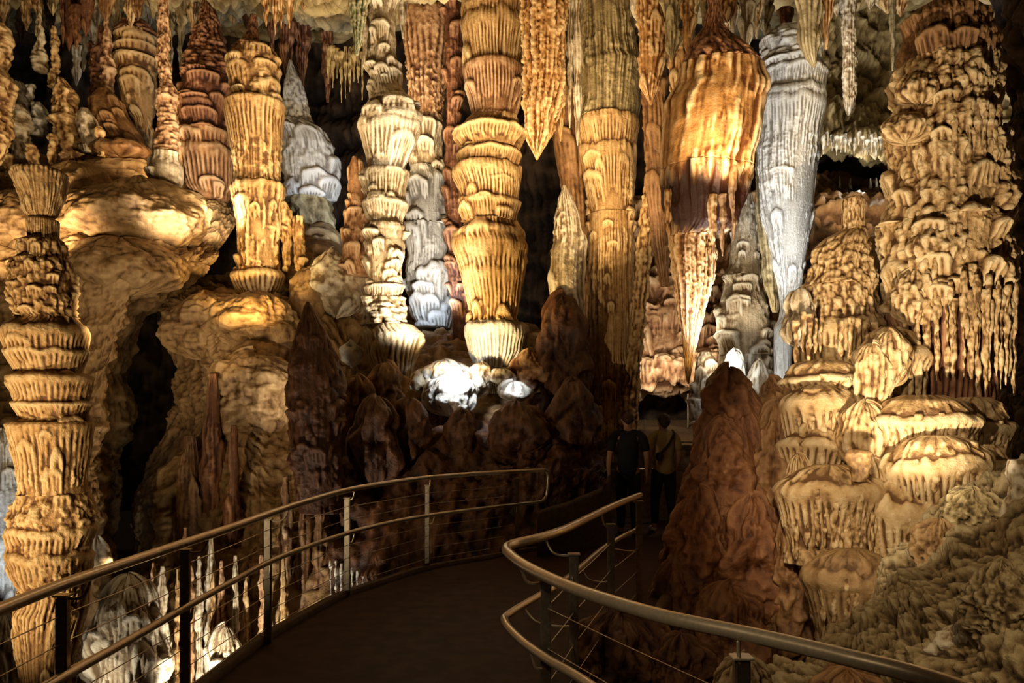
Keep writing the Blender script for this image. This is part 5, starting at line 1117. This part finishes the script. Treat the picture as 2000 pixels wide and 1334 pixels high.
# red stalagmite and pink stalagmite
spot(at(450, 440, 12.2), at(400, 320, 14.2), 170, NEUT, 80, .6, R0)
spot(at(345, 480, 11.4), at(325, 280, 12.9), 130, NEUT, 80, .6, R0)
# bank
spot(at(330, 760, 9.4), at(480, 610, 12), 90, WARM, 44, .7, R0)
spot(at(620, 800, 10.2), at(500, 755, 11.6), 66, NEUT, 52, .7, R0)
# pale column G, from right
spot(at(870, 690, 10.9), at(770, 450, 12), 420, NEUT, 95, .6, R0)
spot(at(650, 620, 10.2), at(740, 330, 12), 160, WARM, 85, .6, R0)
spot(at(840, 330, 10.8), at(750, 120, 12), 120, NEUT, 95, .6, R0)
# gold H
spot(at(860, 770, 10.2), at(950, 480, 12), 390, GOLD, 85, .6, R0)
spot(at(840, 500, 10.2), at(950, 180, 12), 240, WARM, 85, .6, R0)
spot(at(890, 730, 10.8), at(945, 680, 12), 28, COOL, 80, .6, R0)
# white stones
spot(at(905, 700, 10.5), at(890, 780, 11.2), 75, COOL, 90, .7, R0)
spot(at(1010, 735, 10.6), at(1005, 770, 11.0), 14, COOL, 70, .7, R0)
# recess I, J
spot(at(850, 590, 12.7), at(835, 480, 14.6), 90, BLUE, 120, .6, R0)
spot(at(700, 470, 14.4), at(600, 280, 16.5), 200, BLUE, 85, .6, R0)
# K
spot(at(745, 330, 12.6), at(830, 130, 14.6), 260, WARM, 85, .6, R0)
# fluted column L, draperies M, O
spot(at(1170, 520, 9.2), at(1180, 260, 12), 450, WARM, 66, .7, R0)
spot(at(950, 420, 9.0), at(1060, 140, 10.9), 330, WARM, 75, .6, R0)
spot((.7, 5.0, 2.4), at(1390, 210, 9.4), 420, WARM, 66, .6, R0)
spot(at(1400, 790, 8.8), at(1345, 610, 9.6), 45, GOLD, 55, .6, R0)
spot((-.2, 5.6, 2.0), at(1330, 230, 9.4), 200, WARM, 46, .7, R0)
# white column P
spot(at(1380, 820, 8.6), at(1545, 250, 11), 900, COOL, 52, .5, R0)
spot(at(1425, 710, 11.2), at(1450, 560, 12.6), 100, NEUT, 125, .5, R0)
spot(at(1440, 690, 10.7), at(1437, 745, 11.6), 26, COOL, 60, .5, R0)
spot(at(1475, 730, 10.1), at(1530, 700, 11), 40, COOL, 70, .6, R0)
# passage wall
spot(at(1285, 740, 12.4), at(1300, 620, 14.3), 130, NEUT, 125, .5, R0)
# right group
spot((2.3, 4.9, .75), at(1850, 390, 8.2), 1000, SAND, 62, .6, R0)
spot((1.5, 4.5, 2.2), at(1700, 940, 7.2), 240, SAND, 58, .6, R0)
spot((1.0, .8, 3.8), at(1900, 1140, 5), 320, WARM, 40, .7, R0)
spot((1.3, 5.8, 1.5), at(1440, 950, 7.6), 14, (1, .55, .26), 80, .7, R0)
spot((1.5, 5.0, 2.7), at(1640, 590, 8.6), 170, SAND, 36, .6, R0)
# right wall
spot(at(1690, 420, 11.5), at(1700, 150, 15), 400, NEUT, 90, .6, R0)
spot(at(1690, 345, 14.4), at(1700, 280, 13.4), 25, NEUT, 150, .6, R0)
# roof fringe
spot(at(1420, 330, 8.6), at(1400, 20, 11), 170, WARM, 110, .7, R0)
spot(at(600, 330, 10.6), at(560, 10, 13.4), 120, WARM, 100, .7, R0)
# pit behind the left rail
spot(at(130, 1380, 7.4), at(260, 1230, 8.2), 16, NEUT, 100, .7, R0)
spot(at(380, 1420, 7.9), at(480, 1120, 9.6), 190, NEUT, 120, .7, R0)
spot(at(20, 1180, 7.4), at(5, 1000, 8.4), 45, COOL, 100, .7, R0)
# visitors, platform
spot((.9, 8.4, 3.0), (2.2, 11, 1.2), 9, WARM, 40, .8, R0)
spot((3.2, 12.4, 3.4), (2.4, 13.4, 1), 45, NEUT, 120, .8, R0)
spot((-.8, .9, 3.6), (.5, 3.2, 1), 26, NEUT, 44, .8, .12)  # added fill on the right handrail, from an unseen source
spot((-.9, 1.1, 2.5), (.55, 2.9, 1.0), 60, WARM, 50, .8, .08)  # second unseen fill, added to brighten the near handrail from the left
# unseen rail light from ahead, added for highlights on the rail tops
spot((-.4, 9.2, 5.2), (0, 3.6, .8), 16, NEUT, 50, .8, .2)

w = bpy.data.worlds.new('cave_dark'); scene.world = w; w.use_nodes = True
bg = w.node_tree.nodes['Background']; bg.inputs[0].default_value = (.5, .28, .13, 1); bg.inputs[1].default_value = .006

cam = bpy.data.cameras.new('camera'); cam.sensor_width = 36; cam.lens = 27; cam.shift_y = (810 - 667) / 2000
co = bpy.data.objects.new('camera', cam); COL.objects.link(co); co.location = (0, 0, EYE); co.rotation_euler = (math.pi / 2, 0, 0)
cam.clip_start = .05; cam.clip_end = 200
scene.camera = co
scene.view_settings.view_transform = 'Standard'
scene.cycles.use_denoising = True
scene.cycles.max_bounces = 5; scene.cycles.diffuse_bounces = 2; scene.cycles.glossy_bounces = 2
scene.cycles.sample_clamp_indirect = 4
scene.cycles.use_adaptive_sampling = True; scene.cycles.adaptive_threshold = .02
